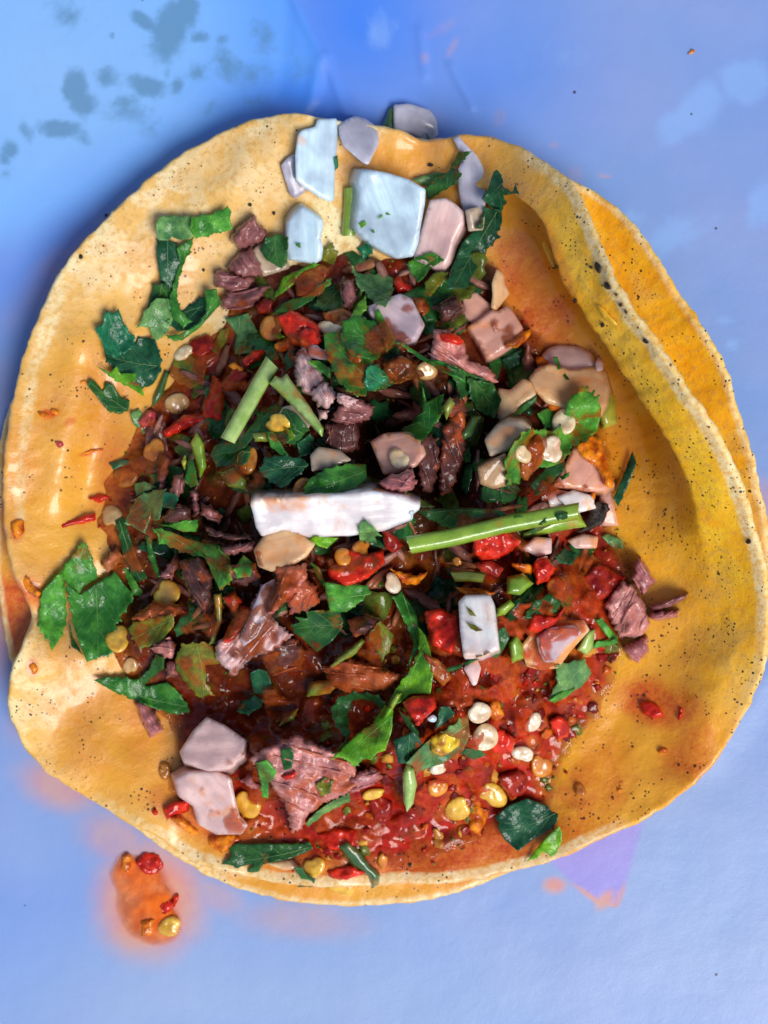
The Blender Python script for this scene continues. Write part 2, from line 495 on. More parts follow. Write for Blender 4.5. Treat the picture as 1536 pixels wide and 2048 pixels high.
# the upper left corner is a second layer, folded over: its edge runs down from the top; sky light is put into its colour
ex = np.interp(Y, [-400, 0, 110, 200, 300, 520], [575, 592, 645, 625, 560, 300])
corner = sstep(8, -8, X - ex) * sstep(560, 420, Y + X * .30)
pz += 0.35 * corner * sstep(520, 380, Y + .3 * X)
pz += 0.7 * np.exp(-((X - ex) / 14) ** 2) * sstep(330, 160, Y)
for (x0, y0, x1, y1, h, w) in ((900, 130, 945, 215, .5, 7), (650, 110, 690, 230, .5, 8), (840, 60, 850, 150, .3, 9), (575, 0, 560, 200, -.3, 18), (1536, 1350, 1420, 1500, .4, 40)):
    vx, vy = x1 - x0, y1 - y0; L = vx * vx + vy * vy
    t_ = np.clip(((X - x0) * vx + (Y - y0) * vy) / L, 0, 1)
    pz += h * np.exp(-((X - x0 - t_ * vx) ** 2 + (Y - y0 - t_ * vy) ** 2) / (w * w))
wet = spots(X, Y, [(340, 65, 36, 62, 20, 1), (375, 20, 22, 45, 0, 1), (285, 40, 28, 14, 35, 1), (400, 75, 20, 14, 0, .9), (130, 35, 42, 40, 50, .62), (150, 175, 26, 34, 0, 1), (165, 205, 36, 26, 20, .9),
    (213, 155, 26, 26, 0, .8), (297, 172, 38, 22, 10, 1), (245, 205, 40, 18, -10, .7), (265, 230, 70, 34, 15, .62), (355, 172, 16, 18, 40, .8), (460, 135, 52, 36, 30, .7), (395, 150, 30, 28, 20, .6), (530, 70, 44, 44, 0, .62), (445, 78, 18, 14, 0, .6),
    (505, 150, 50, 40, 0, .55), (420, 215, 36, 28, 0, .55), (118, 258, 46, 18, 5, 1), (55, 265, 18, 28, -20, .75), (22, 300, 24, 20, -50, .85), (10, 318, 14, 14, 0, .8), (165, 280, 22, 14, 20, .75), (12, 345, 26, 16, -30, .55), (225, 70, 8, 8, 0, .7), (334, 145, 10, 14, 0, .7), (520, 205, 50, 30, -20, .5), (600, 130, 40, 60, 10, .42), (1000, 235, 20, 24, 0, .42)], .8)
oil = spots(X, Y, [(300, 1800, 105, 110, 0, .95), (285, 1850, 80, 60, 0, .85), (120, 1570, 90, 55, 20, .62), (230, 1680, 90, 60, 30, .5), (600, 1840, 150, 50, 5, .42), (420, 1790, 90, 40, 20, .45), (1110, 1770, 26, 18, 0, .75), (1210, 1800, 26, 14, -50, .75), (20, 1150, 70, 200, 8, .75), (15, 800, 40, 120, 0, .28),
    (1530, 1010, 40, 60, 0, .5), (60, 1450, 60, 60, 0, .4), (200, 490, 60, 240, 48, .42), (420, 310, 50, 210, 62, .36), (830, 240, 90, 40, 0, .25), (1000, 235, 20, 26, 0, .28), (1110, 290, 14, 10, 0, .35), (1210, 352, 18, 6, 5, .45), (1150, 350, 22, 26, 0, .3), (880, 60, 60, 14, -30, .28), (905, 95, 30, 10, -60, .35), (850, 115, 12, 16, 0, .35)], .55)  # grease stains; the bands beside the taco also hold painted warm bounce light
lite = spots(X, Y, [(1400, 215, 70, 40, -45, 1), (1490, 165, 60, 40, -20, 1), (1345, 250, 34, 34, 0, .9), (1530, 410, 34, 46, 0, 1), (1350, 465, 80, 34, -15, .85), (1465, 690, 18, 20, 0, .8), (1450, 640, 22, 14, 0, .7), (1130, 120, 60, 40, 0, .5), (1260, 440, 40, 30, 0, .6), (760, 60, 36, 50, 0, .6)], .7)
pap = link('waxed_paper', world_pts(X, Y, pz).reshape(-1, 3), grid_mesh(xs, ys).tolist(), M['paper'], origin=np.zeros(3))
blue = spots(X, Y, [(720, 40, 190, 190, 0, .85), (600, 190, 160, 90, -10, .85), (960, 150, 170, 160, 0, .45), (130, 470, 300, 70, -38, .55), (440, 270, 190, 50, -28, .5), (30, 1900, 120, 200, 0, .25)], .9)  # sky blue and the taco's soft shadow at upper left, painted in
pall = spots(X, Y, [(500, 2010, 800, 160, 0, .55), (1400, 1850, 300, 300, 0, .45), (60, 1700, 120, 120, 0, .3), (80, 150, 260, 220, 0, .35)], .9)  # paler where the open sheet catches more light, put into the colour
PP = [(1075, 1700), (1290, 1640), (1262, 1740), (1235, 1812), (1195, 1806), (1140, 1765)]
ed_ = np.where(inside(PP, X, Y), 1, -1) * edge_dist(PP, X, Y)
purp = .8 * sstep(-3, 8, ed_)
oil = np.maximum(oil, .75 * np.exp(-((ed_ - 2) / 7) ** 2) * sstep(1740, 1790, Y))
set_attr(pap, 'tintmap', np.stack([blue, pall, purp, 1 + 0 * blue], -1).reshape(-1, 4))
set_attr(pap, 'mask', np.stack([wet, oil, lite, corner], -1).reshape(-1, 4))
mdp = pap.modifiers.new('thickness', 'SOLIDIFY'); mdp.thickness = 0.00025; mdp.offset = -1
tag(pap, 'blue-white sheet of waxed paper with grease spots under the taco', 'paper', kind='thing')

# ------------------------------------------------------------------ tortillas
CX, CY = 770.0, 1010.0
def polar(pts):
    p = np.asarray(pts, float)
    a = np.arctan2(p[:, 1] - CY, p[:, 0] - CX); r = np.hypot(p[:, 1] - CY, p[:, 0] - CX)
    o = np.argsort(a); a, r = a[o], r[o]
    return np.concatenate([a - 2 * np.pi, a, a + 2 * np.pi]), np.tile(r, 3)
def per(deg_vals):
    d = np.array(sorted(deg_vals), float)
    return np.concatenate([d[:, 0] - 360, d[:, 0], d[:, 0] + 360]) * np.pi / 180, np.tile(d[:, 1], 3)
def cyc_blur(v, s):
    r = int(3 * s) + 1; k = np.exp(-.5 * (np.arange(-r, r + 1) / s) ** 2); k /= k.sum()
    return np.convolve(np.concatenate([v[-r:], v, v[:r]]), k, 'valid')

TOP_RIM = [(930, 275), (880, 284), (840, 291), (805, 268), (760, 262), (700, 250), (630, 240), (598, 232), (560, 232), (520, 240), (480, 255), (370, 310), (270, 390), (200, 455), (130, 540), (80, 640), (45, 740), (25, 850), (14, 950), (15, 1030), (30, 1130), (60, 1200), (78, 1228), (60, 1275), (28, 1335), (20, 1410), (48, 1480), (100, 1540), (200, 1605), (320, 1672), (400, 1720), (500, 1748), (600, 1766), (700, 1768), (800, 1760), (900, 1762), (1000, 1742), (1100, 1718), (1200, 1672), (1330, 1605), (1420, 1530), (1480, 1430), (1522, 1330), (1530, 1230), (1524, 1150), (1500, 1060), (1470, 960), (1425, 868), (1370, 790), (1310, 700), (1255, 625), (1215, 555), (1185, 480), (1165, 420), (1140, 370), (1060, 312), (1000, 285)]
CREASE = [(940, 285), (1010, 330), (1055, 390), (1085, 440), (1100, 500), (1122, 570), (1175, 650), (1235, 740), (1290, 820), (1345, 900), (1390, 985), (1412, 1060), (1425, 1150), (1415, 1270), (1395, 1370), (1300, 1500)]
BOT_RIM = [(1130, 362), (1180, 385), (1250, 440), (1310, 525), (1350, 592), (1400, 665), (1440, 735), (1470, 830), (1492, 900), (1512, 985), (1533, 1100), (1525, 1200), (1490, 1400), (1400, 1530), (1200, 1660), (1000, 1745), (960, 1766), (880, 1790), (800, 1801), (700, 1808), (560, 1795), (420, 1748), (330, 1692), (200, 1590), (60, 1400), (26, 1315), (14, 1270), (2, 1200), (-4, 1100), (-4, 980), (4, 890), (30, 800), (120, 600), (220, 470), (400, 320), (560, 245), (700, 262), (900, 300), (1050, 320)]
NA, NT_ = 720, 130
A = np.linspace(-np.pi, np.pi, NA, endpoint=False)

def build_tortilla(name, rim, rimh, floor, th, crease=None, tone=None, seed=0):
    R = cyc_blur(np.interp(A, *polar(rim)), 1.2)
    R = R + 3.2 * vnoise(A * 34, A * 0, seed) + 2.2 * vnoise(A * 90, A * 0, seed + 3)
    ZR = cyc_blur(np.interp(A, *per(rimh)), 8)
    u = np.linspace(0, 1, NT_)[None, :]
    # ordinary dish profile
    rad = R[:, None] * u ** .9
    f = rad / R[:, None]
    zz = floor + (ZR[:, None] - floor) * np.clip((f - .48) / .52, 0, 1) ** 1.55
    if crease is not None:
        w = cyc_blur(np.interp(A, *per([(-180, 0), (-78, 0), (-62, .75), (-52, 1), (-26, 1), (-14, .8), (-2, .4), (8, .1), (16, 0), (90, 0)])), 5)
        RC = np.minimum(np.interp(A, *polar(crease)), R - 14)
        RC = RC + 5 * vnoise(A * 40, A * 0, seed + 9)
        kr = [np.zeros(NA), .55 * RC, .80 * RC, RC - 14, RC + 34, RC + 36, RC, RC + (R - RC) * .45, R]
        kz = [np.full(NA, floor), np.full(NA, floor + .2), np.full(NA, floor + 1.2), np.full(NA, 7.0), np.full(NA, 13.0), 20.0 + 0 * RC, 0 * RC + 29.0, 29 + (ZR - 29) * .5, ZR]
        ku = [0, .36, .56, .66, .74, .78, .84, .92, 1.0]
        r2 = np.stack([np.interp(u[0], ku, [k[i] for k in kr]) for i in range(NA)])
        z2 = np.stack([np.interp(u[0], ku, [k[i] for k in kz]) for i in range(NA)])
        for _ in range(2):
            r2[:, 1:-1] = (r2[:, :-2] + r2[:, 1:-1] * 2 + r2[:, 2:]) / 4; z2[:, 1:-1] = (z2[:, :-2] + z2[:, 1:-1] * 2 + z2[:, 2:]) / 4
        rad = rad * (1 - w[:, None]) + r2 * w[:, None]; zz = zz * (1 - w[:, None]) + z2 * w[:, None]
    px = CX + rad * np.cos(A)[:, None]; py = CY + rad * np.sin(A)[:, None]
    wav = sstep(.45, .9, rad / R[:, None])
    zz = zz + wav * (2.2 * fbm(px / 170, py / 170, 2, seed + 20) + .45 * fbm(px / 55, py / 55, 2, seed + 21)) + .16 * fbm(px / 18, py / 18, 2, seed + 22) * wav
    return R, px, py, zz

def dents(px, py, zz, lst):
    for (x0, y0, x1, y1, h, w) in lst:
        vx, vy = x1 - x0, y1 - y0; L = vx * vx + vy * vy + 1e-6
        t_ = np.clip(((px - x0) * vx + (py - y0) * vy) / L, 0, 1)
        zz = zz + h * np.exp(-((px - x0 - t_ * vx) ** 2 + (py - y0 - t_ * vy) ** 2) / (w * w))
    return zz

def finish_tortilla(name, R, px, py, zz, th, rgba):
    top = world_pts(px, py, zz)                                   # NA x NT x 3
    du = np.gradient(top, axis=1); da = np.roll(top, -1, 0) - np.roll(top, 1, 0)
    n = np.cross(du, da); n[:, 0] = (0, 0, -1)
    n /= np.linalg.norm(n, axis=-1, keepdims=True) + 1e-12
    if n[:, 30, 2].mean() < 0: n = -n
    n[:, 0] = (0, 0, 1)
    n = cyc3(n)
    thk = th * 1e-3 * (1 + .25 * vnoise(px / 20, py / 20, 77))[..., None]
    bot = top - n * thk
    bot[..., 2] = np.maximum(bot[..., 2], 0.00075)
    # rounded, slightly ragged rim
    outw = top[:, -1] - top[:, -5]; outw /= np.linalg.norm(outw, axis=-1, keepdims=True) + 1e-9
    tv, bv = top[:, -1], bot[:, -1]; cen = (tv + bv) / 2; hv = (tv - bv) / 2; hl = np.linalg.norm(hv, axis=-1, keepdims=True)
    rings = [cen + hv * math.cos(an_) + outw * hl * .9 * math.sin(an_) * (1 + .35 * vnoise(A * 60, A * 0 + kk_, 5)[:, None]) for kk_, an_ in enumerate(np.linspace(0, np.pi, 7)[1:-1])]
    V = np.concatenate([top.reshape(-1, 3), bot.reshape(-1, 3)] + rings)
    N = NA * NT_
    i = np.arange(NA)[:, None]; j = np.arange(NT_ - 1)[None, :]; i2 = (i + 1) % NA
    q = np.stack([i * NT_ + j, i * NT_ + j + 1, i2 * NT_ + j + 1, i2 * NT_ + j], -1).reshape(-1, 4)
    q = q[:, ::-1]
    k = np.arange(NA); k2 = (k + 1) % NA; e = NT_ - 1
    rows = [(k * NT_ + e, k2 * NT_ + e)] + [(2 * N + r_ * NA + k, 2 * N + r_ * NA + k2) for r_ in range(5)] + [(N + k * NT_ + e, N + k2 * NT_ + e)]
    rr_ = [np.stack([a1, b1, b0, a0], -1) for (a0, a1), (b0, b1) in zip(rows[:-1], rows[1:])]
    F = np.concatenate([q, q[:, ::-1] + N] + rr_).tolist()
    o = link(name, V, F, M['tortilla'], origin=np.array([0, 0, 0.0]))
    em = rgba[:, -1].copy(); em[:, 2] = np.clip(.25 + .5 * rgba[:, -1, 2] + .25 * vnoise(A * 25, A * 0, 8), 0, 1)
    set_attr(o, 'mask', np.concatenate([rgba.reshape(-1, 4), (rgba * np.array([.3, .5, 1, 1])).reshape(-1, 4)] + [em] * 5))
    return o

def cyc3(n):
    for _ in range(3):
        n = (np.roll(n, 1, 0) + 2 * n + np.roll(n, -1, 0)) / 4
        n[:, 1:-1] = (n[:, :-2] + 2 * n[:, 1:-1] + n[:, 2:]) / 4
    return n / (np.linalg.norm(n, axis=-1, keepdims=True) + 1e-12)

# the upper tortilla that holds the filling
R2, px, py, zz = build_tortilla('tortilla', TOP_RIM, [(-110, 10), (-97, 9), (-84, 9), (-74, 16), (-58, 30), (-45, 37), (-25, 39), (-10, 36), (0, 31), (15, 22), (32, 14), (50, 10), (70, 7.5), (90, 7), (110, 7), (128, 8), (145, 9), (158, 10), (164, 12), (172, 13), (180, 12), (-165, 11.5), (-150, 10.5), (-130, 10)], 3.8, 2.0, CREASE, seed=11)
zz = dents(px, py, zz, [(600, 250, 440, 400, 2.2, 60), (85, 1228, 330, 1190, -3.5, 40), (60, 1330, 260, 1300, 2.0, 45), (120, 980, 160, 700, 1.6, 40), (170, 1000, 210, 800, -1.6, 40), (845, 300, 860, 380, -2.0, 36), (1380, 1560, 1440, 1330, 1.5, 50), (1330, 1300, 1200, 1520, -1.2, 60), (330, 1640, 190, 1480, 1.2, 40)])
B2 = (px, py, zz)
UNDER = np.full((GH, GW), 99.0)
for w_ in (0, .25, .5, .75):
    x_ = px * (1 - w_) + np.roll(px, -1, 0) * w_; y_ = py * (1 - w_) + np.roll(py, -1, 0) * w_; z_ = zz * (1 - w_) + np.roll(zz, -1, 0) * w_
    for v_ in (0, .5):
        xx, yy, z2 = (q[:, :-1] * (1 - v_) + q[:, 1:] * v_ for q in (x_, y_, z_))
        i_ = ((xx - OX) / CELL).astype(int).ravel(); j_ = ((yy - OY) / CELL).astype(int).ravel()
        np.minimum.at(UNDER, (j_, i_), z2.ravel())
for _ in range(3):                                             # grow so that the lower one keeps clear of it
    p_ = np.pad(UNDER, 1, 'edge'); UNDER = np.min([p_[a_:a_ + GH, b_:b_ + GW] for a_ in range(3) for b_ in range(3)], 0)

# the lower tortilla
R1, px, py, zz = build_tortilla('tortilla', BOT_RIM, [(-90, 3), (-62, 14), (-40, 19), (-15, 20), (0, 16), (12, 9), (25, 4), (60, 2.6), (90, 2.8), (130, 2.6), (165, 4), (180, 5), (-160, 3), (-130, 2.5)], 1.9, 1.5, seed=101)
zz = np.maximum(np.minimum(zz, samp(UNDER, px, py) - 2.6), .9)
for _ in range(2):
    zs_ = zz.copy(); zs_[:, 1:-1] = (zz[:, :-2] + 2 * zz[:, 1:-1] + zz[:, 2:]) / 4; zz = np.minimum(zs_, np.maximum(samp(UNDER, px, py) - 2.2, .9))
f = np.hypot(px - CX, py - CY) / R1[:, None]
red = spots(px, py, [(25, 1230, 60, 110, 0, .85), (20, 1050, 30, 120, 0, .45)], .5)
oil_ = spots(px, py, [(10, 1050, 60, 300, 0, .8), (700, 1790, 340, 40, 0, 1)], .5)
pale = sstep(.975, 1.0, f) * .75
tone = sstep(-200, 500, (px - CX)) * .6 + .4
tort1 = finish_tortilla('corn_tortilla', R1, px, py, zz, 1.4, np.stack([red, oil_, pale, tone], -1))
tag(tort1, 'lower corn tortilla showing as a yellow strip beyond the right rim of the filled one', 'tortilla', 'two stacked corn tortillas')
B1 = (px, py, zz)

# the upper tortilla that holds the filling
px, py, zz = B2
f = np.hypot(px - CX, py - CY) / R2[:, None]
red = spots(px, py, [(240, 960, 60, 110, 0, .55), (850, 1690, 330, 75, -5, .95), (1180, 1570, 120, 70, -30, .55), (430, 1640, 130, 50, 25, .8), (1320, 1410, 95, 50, 20, .8), (1380, 1500, 90, 60, -40, .62), (35, 1060, 14, 26, 0, .8), (60, 1185, 30, 34, -40, .75), (65, 1335, 14, 20, 0, .75), (95, 828, 16, 9, 20, .95), (110, 823, 10, 8, 0, .95), (180, 905, 32, 6, -15, .8), (140, 843, 16, 9, -30, .7), (290, 1420, 50, 120, 10, .4), (1040, 540, 70, 110, -15, .62), (1090, 640, 70, 90, -20, .7), (1010, 420, 50, 70, 0, .4)], .5)
oil_ = spots(px, py, [(190, 930, 190, 280, 12, 1.0), (330, 560, 120, 160, 30, .42), (80, 1000, 60, 200, 0, .5), (900, 330, 240, 70, 0, .8), (1040, 520, 190, 290, -28, 1.25), (1170, 740, 150, 240, -35, 1.1), (1260, 950, 110, 180, -20, .6), (1330, 1200, 130, 170, 0, .42), (1300, 1480, 170, 170, 0, .85), (800, 1690, 520, 110, 0, .9), (260, 1480, 170, 150, 30, .8), (150, 1300, 90, 60, 0, .5), (70, 1130, 60, 90, 0, .5), (450, 300, 50, 60, 0, .3)], .55)
ang = np.degrees(np.arctan2(py - CY, px - CX))
rightside = sstep(-80, -55, ang) * sstep(40, 5, ang)
pale = np.maximum(sstep(.955, .99, f) * (.20 + .75 * rightside), spots(px, py, [(95, 660, 22, 120, 22, .75), (55, 830, 18, 120, 8, .65), (40, 980, 16, 120, 0, .6)], .5) )
pale = np.maximum(pale, .8 * sstep(.965, .985, f) * sstep(45, 60, ang) * sstep(150, 120, ang))
oil_ = np.maximum(oil_, .2 * sstep(.80, .93, f) * sstep(1.0, .965, f) * (1 - rightside))
oil_ = oil_ * (1 - .85 * sstep(.84, .90, f) * rightside)
tone = np.clip(.05 + .88 * np.maximum(rightside, sstep(900, 1300, px)) + .30 * sstep(1250, 1600, py) + .12 * sstep(650, 1000, py), 0, 1)  # yellower right side: own colour plus warm bounce light painted in
tort2 = finish_tortilla('corn_tortilla', R2, px, py, zz, 1.5, np.stack([red, oil_, pale, tone], -1))
tag(tort2, 'upper corn tortilla folded up at the right and holding the filling', 'tortilla', 'two stacked corn tortillas')

def splat(px, py, zz):
    """raise the height map to a densely sampled surface"""
    for s_ in range(3):
        a = np.stack([np.roll(px, -1, 0), px], 0)
        w = s_ / 3
        x = px * (1 - w) + np.roll(px, -1, 0) * w; y = py * (1 - w) + np.roll(py, -1, 0) * w; z = zz * (1 - w) + np.roll(zz, -1, 0) * w
        for v in (0, .5):
            xx = x[:, :-1] * (1 - v) + x[:, 1:] * v; yy = y[:, :-1] * (1 - v) + y[:, 1:] * v; z2 = z[:, :-1] * (1 - v) + z[:, 1:] * v
            i = ((xx - OX) / CELL).astype(int).ravel(); j = ((yy - OY) / CELL).astype(int).ravel()
            ok = (i >= 0) & (i < GW) & (j >= 0) & (j < GH)
            np.maximum.at(BUF, (j[ok], i[ok]), z2.ravel()[ok])
splat(*B1); splat(*B2)
FLOOR = BUF.copy()

# torn flap of tortilla skin and burnt spots on the raised rim (parts of the upper tortilla)
def blob_part(name, poly, zt, th, mat, parent, seed=0, mask=None):
    p = resample(chaikin(poly, 1), 4); n = len(p); c = p.mean(0)
    rings = [(1.0, 0), (.93, .55), (.7, .9), (.35, 1.0)]
    V = []; F = []
    for s_, h in rings:
        q = c + (p - c) * s_
        zb = zt(q[:, 0], q[:, 1])
        V.append(world_pts(q[:, 0], q[:, 1], zb + th * h + .25 * th * vnoise(q[:, 0] / 5, q[:, 1] / 5, seed)))
    V.append(world_pts(np.array([c[0]]), np.array([c[1]]), zt(c[:1], c[1:]) + th))
    V = np.concatenate(V)
    for r in range(3):
        for k in range(n):
            k2 = (k + 1) % n
            F.append((r * n + k2, r * n + k, (r + 1) * n + k, (r + 1) * n + k2))
    for k in range(n): F.append((3 * n + (k + 1) % n, 3 * n + k, 4 * n))
    o = link(name, V, F, mat, parent)
    if mask is not None: set_attr(o, 'mask', np.tile(np.array(mask, np.float32), (len(V), 1)))
    return o
zsurf = lambda x, y: samp(FLOOR, x, y)
def ell(x, y, rx, ry, an=0, n=10, jag=.25, seed=0):
    r = np.random.default_rng(int(x * 7 + y * 13 + seed)); a = np.arange(n) * 2 * np.pi / n
    k = 1 + jag * (r.random(n) - .5) * 2; c, s_ = math.cos(math.radians(an)), math.sin(math.radians(an))
    ex_, ey_ = rx * k * np.cos(a), ry * k * np.sin(a)
    return np.stack([x + ex_ * c - ey_ * s_, y + ex_ * s_ + ey_ * c], -1)
flap = blob_part('torn_flap', np.array([(1190, 606), (1205, 614), (1220, 632), (1236, 648), (1232, 652), (1215, 645), (1200, 628)]), lambda x, y: zsurf(x, y) + .15, .7, M['tortilla'], tort2, 3, (0, 0, .35, .9))
flap2 = blob_part('torn_flap', np.array([(1082, 484), (1096, 480), (1104, 500), (1112, 520), (1108, 540), (1094, 512)]), lambda x, y: 0 * x + 20.5, .7, M['tortilla'], tort2, 4, (0, .2, .2, .9))
for (x, y, rx, ry, an) in ((1216, 572, 10, 8, 20), (1196, 534, 6, 13, -20), (1293, 681, 7, 6, 0), (1281, 649, 7, 4, 30), (1150, 602, 5, 5, 0), (1110, 534, 6, 4, 0), (1205, 650, 4, 5, 0), (1234, 590, 5, 4, 30), (1252, 622, 4, 5, 0), (1241, 610, 4, 4, 0), (1182, 534, 4, 3, 20), (1497, 1083, 6, 5, 0), (1384, 629, 4, 3, 0), (162, 514, 5, 5, 0), (135, 526, 5, 3, -30), (212, 430, 3, 3, 0), (500, 410, 4, 4, 0), (548, 426, 4, 4, 0), (407, 540, 3, 4, 0), (860, 330, 6, 4, 0), (1268, 629, 4, 4, 0), (20, 865, 4, 3, -30)):
    blob_part('burnt_spot', ell(x, y, rx, ry, an), lambda X_, Y_: zsurf(X_, Y_), .55, M['char'], tort2, int(x))

# ------------------------------------------------------------------ the salsa bed
FILL = [(470, 540), (540, 520), (620, 520), (700, 500), (800, 510), (880, 480), (930, 440), (970, 470), (1000, 560), (1060, 640), (1110, 690), (1185, 720), (1205, 800), (1230, 880), (1240, 980), (1235, 1060), (1275, 1110), (1290, 1170), (1280, 1260), (1250, 1320), (1230, 1380), (1200, 1440), (1150, 1500), (1120, 1590), (1080, 1650), (960, 1690), (860, 1735), (760, 1750), (640, 1745), (540, 1715), (450, 1680), (380, 1640), (330, 1590), (340, 1540), (345, 1470), (290, 1410), (260, 1370), (220, 1310), (215, 1200), (215, 1120), (195, 1040), (205, 980), (230, 920), (265, 860), (290, 810), (340, 760), (390, 690), (440, 640), (450, 590)]
def blur3(t_, s_): return np.stack([blur(t_[..., i], s_) for i in range(3)], -1)
sx = np.arange(150, 1340, 3.2); sy = np.arange(390, 1790, 3.2)
SX, SY = np.meshgrid(sx, sy)
wx = SX + 16 * fbm(SX / 40, SY / 40, 2, 41); wy = SY + 16 * fbm(SX / 40, SY / 40, 2, 43)
din = edge_dist(FILL, wx, wy) * np.where(inside(FILL, wx, wy), 1, -1)
TZ = samp(blur(FLOOR, 2.0), SX, SY)
mound = 16.0 * sstep(0, 300, din) + .9 * sstep(10, 120, din)
mound *= 1 - .80 * sstep(1480, 1680, SY) * 1.0
for (x, y, r, d) in ((800, 800, 60, 9), (760, 880, 50, 7), (880, 960, 60, 6), (860, 1180, 70, 6), (840, 1060, 40, 4), (590, 1330, 120, 5), (640, 1420, 90, 4), (300, 830, 50, 4), (440, 1040, 70, 4), (360, 1110, 60, 4), (950, 860, 60, 6), (440, 620, 60, 3), (1000, 640, 60, 6), (1000, 760, 50, 5), (740, 1440, 40, 4), (480, 1390, 80, 3)):
    mound = mound - 1.35 * d * np.exp(-((SX - x) ** 2 + (SY - y) ** 2) / (r * r))
mound = np.maximum(mound, .35 * sstep(0, 40, din))
lump = np.zeros(SX.shape); tint = np.zeros(SX.shape + (3,))
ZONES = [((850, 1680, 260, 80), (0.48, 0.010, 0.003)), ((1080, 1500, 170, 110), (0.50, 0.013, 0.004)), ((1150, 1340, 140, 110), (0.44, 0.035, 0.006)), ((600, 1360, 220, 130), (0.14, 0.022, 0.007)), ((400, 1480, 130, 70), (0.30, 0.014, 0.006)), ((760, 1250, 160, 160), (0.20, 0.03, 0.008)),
         ((440, 760, 150, 150), (0.32, 0.025, 0.007)), ((640, 640, 200, 60), (0.28, 0.03, 0.008)), ((350, 1080, 160, 200), (0.14, 0.03, 0.012)), ((830, 880, 140, 150), (0.022, 0.009, 0.007)), ((1150, 1130, 100, 80), (0.34, 0.02, 0.010)), ((950, 1400, 160, 80), (0.42, 0.025, 0.006)), ((480, 540, 100, 100), (0.08, 0.03, 0.022)), ((1030, 700, 120, 120), (0.20, 0.04, 0.015)), ((240, 940, 60, 80), (0.40, 0.07, 0.012)), ((700, 1600, 160, 80), (0.34, 0.012, 0.005)), ((430, 1660, 120, 50), (0.50, 0.09, 0.015)), ((660, 930, 170, 110), (0.04, 0.02, 0.010))]  # the near-black zones put the shade of the pits into the salsa colour
wsum = np.full(SX.shape, .02); tint[:] = np.array((0.2, 0.025, 0.01)) * .02
for (x, y, rx, ry), c in ZONES:
    w = np.exp(-((SX - x) / rx) ** 2 - ((SY - y) / ry) ** 2); wsum += w; tint += w[..., None] * np.array(c)
tint /= wsum[..., None]
PAL = [(0.45, 0.010, 0.005), (0.25, 0.008, 0.005), (0.38, 0.045, 0.008), (0.34, 0.10, 0.014), (0.12, 0.02, 0.01), (0.14, 0.13, 0.02), (0.34, 0.06, 0.015)]
for k in range(2600):
    x, y = rng.uniform(160, 1330), rng.uniform(400, 1780)
    r = rng.uniform(5, 13) if rng.random() < .75 else rng.uniform(12, 30)
    i0, i1 = np.searchsorted(sx, [x - r, x + r]); j0, j1 = np.searchsorted(sy, [y - r, y + r])
    if i1 <= i0 or j1 <= j0: continue
    sl = (slice(j0, j1), slice(i0, i1))
    asp = rng.uniform(.55, 1); an = rng.uniform(0, np.pi); c, s_ = math.cos(an), math.sin(an)
    dx, dy = SX[sl] - x, SY[sl] - y
    d2 = ((dx * c + dy * s_) / r) ** 2 + ((-dx * s_ + dy * c) / (r * asp)) ** 2
    cap = np.sqrt(np.clip(1 - d2, 0, 1)) * r * .085 * rng.uniform(.5, 1.1)
    m_ = cap > lump[sl]
    mixv = rng.uniform(.05, .5)
    pc = np.array(PAL[rng.integers(len(PAL))])
    base = tint[sl][m_]
    tint[sl][m_] = base * (1 - mixv) + pc * mixv * np.clip(base.sum(-1, keepdims=True) / .35, .25, 1.3)
    lump[sl] = np.maximum(lump[sl], cap)
lump = blur(lump, 1.1)
efilm = sstep(55, 5, din) * sstep(560, 700, SY)
tint = tint * (1 - .75 * efilm[..., None]) + np.array((0.52, 0.13, 0.016)) * .75 * efilm[..., None]
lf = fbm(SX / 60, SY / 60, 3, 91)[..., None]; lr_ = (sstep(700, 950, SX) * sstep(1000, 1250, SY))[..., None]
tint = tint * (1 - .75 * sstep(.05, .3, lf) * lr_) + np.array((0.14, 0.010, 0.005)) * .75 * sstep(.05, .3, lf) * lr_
tint = tint * (1 - .7 * sstep(-.08, -.32, lf) * lr_) + np.array((0.52, 0.13, 0.010)) * .7 * sstep(-.08, -.32, lf) * lr_
tint = blur3(tint, .6)
smoothpool = spots(SX, SY, [(1140, 1490, 80, 90, 0, 1), (850, 1690, 300, 70, 0, .75), (1200, 1370, 90, 80, 0, .8), (1000, 1560, 220, 110, 0, .8)], .5)
SZ = TZ - .8 + np.where(din > 0, 0, din * .05) + (mound + .82 * sstep(-2, 10, din)) + lump * sstep(0, 40, din) * (1 - .75 * smoothpool) + 1.6 * fbm(SX / 70, SY / 70, 3, 61) * sstep(20, 120, din) + .35 * fbm(SX / 12, SY / 12, 2, 63) * sstep(0, 30, din) * (1 - .8 * smoothpool)
keep = din > -6
idx = np.full(SX.shape, -1); idx[keep] = np.arange(keep.sum())
q = np.stack([idx[:-1, :-1], idx[1:, :-1], idx[1:, 1:], idx[:-1, 1:]], -1).reshape(-1, 4)
q = q[(q >= 0).all(1)]
sal = link('salsa', world_pts(SX[keep], SY[keep], SZ[keep]), q.tolist(), M['salsa'], origin=np.array([0, 0, .004]))
alpha = np.clip(sstep(-4, 46, din + 14 * fbm(SX / 26, SY / 26, 2, 71)) + .9 * sstep(900, 700, SX) * sstep(1500, 1300, SY), 0, 1)
set_attr(sal, 'tint', np.concatenate([tint[keep], alpha[keep][:, None]], 1))
tag(sal, 'wet red chili salsa soaking the filling inside the upper tortilla', 'salsa', kind='stuff')
ii = np.clip(((SX[keep] - OX) / CELL).astype(int), 0, GW - 1); jj = np.clip(((SY[keep] - OY) / CELL).astype(int), 0, GH - 1)
np.maximum.at(BUF, (jj, ii), SZ[keep])

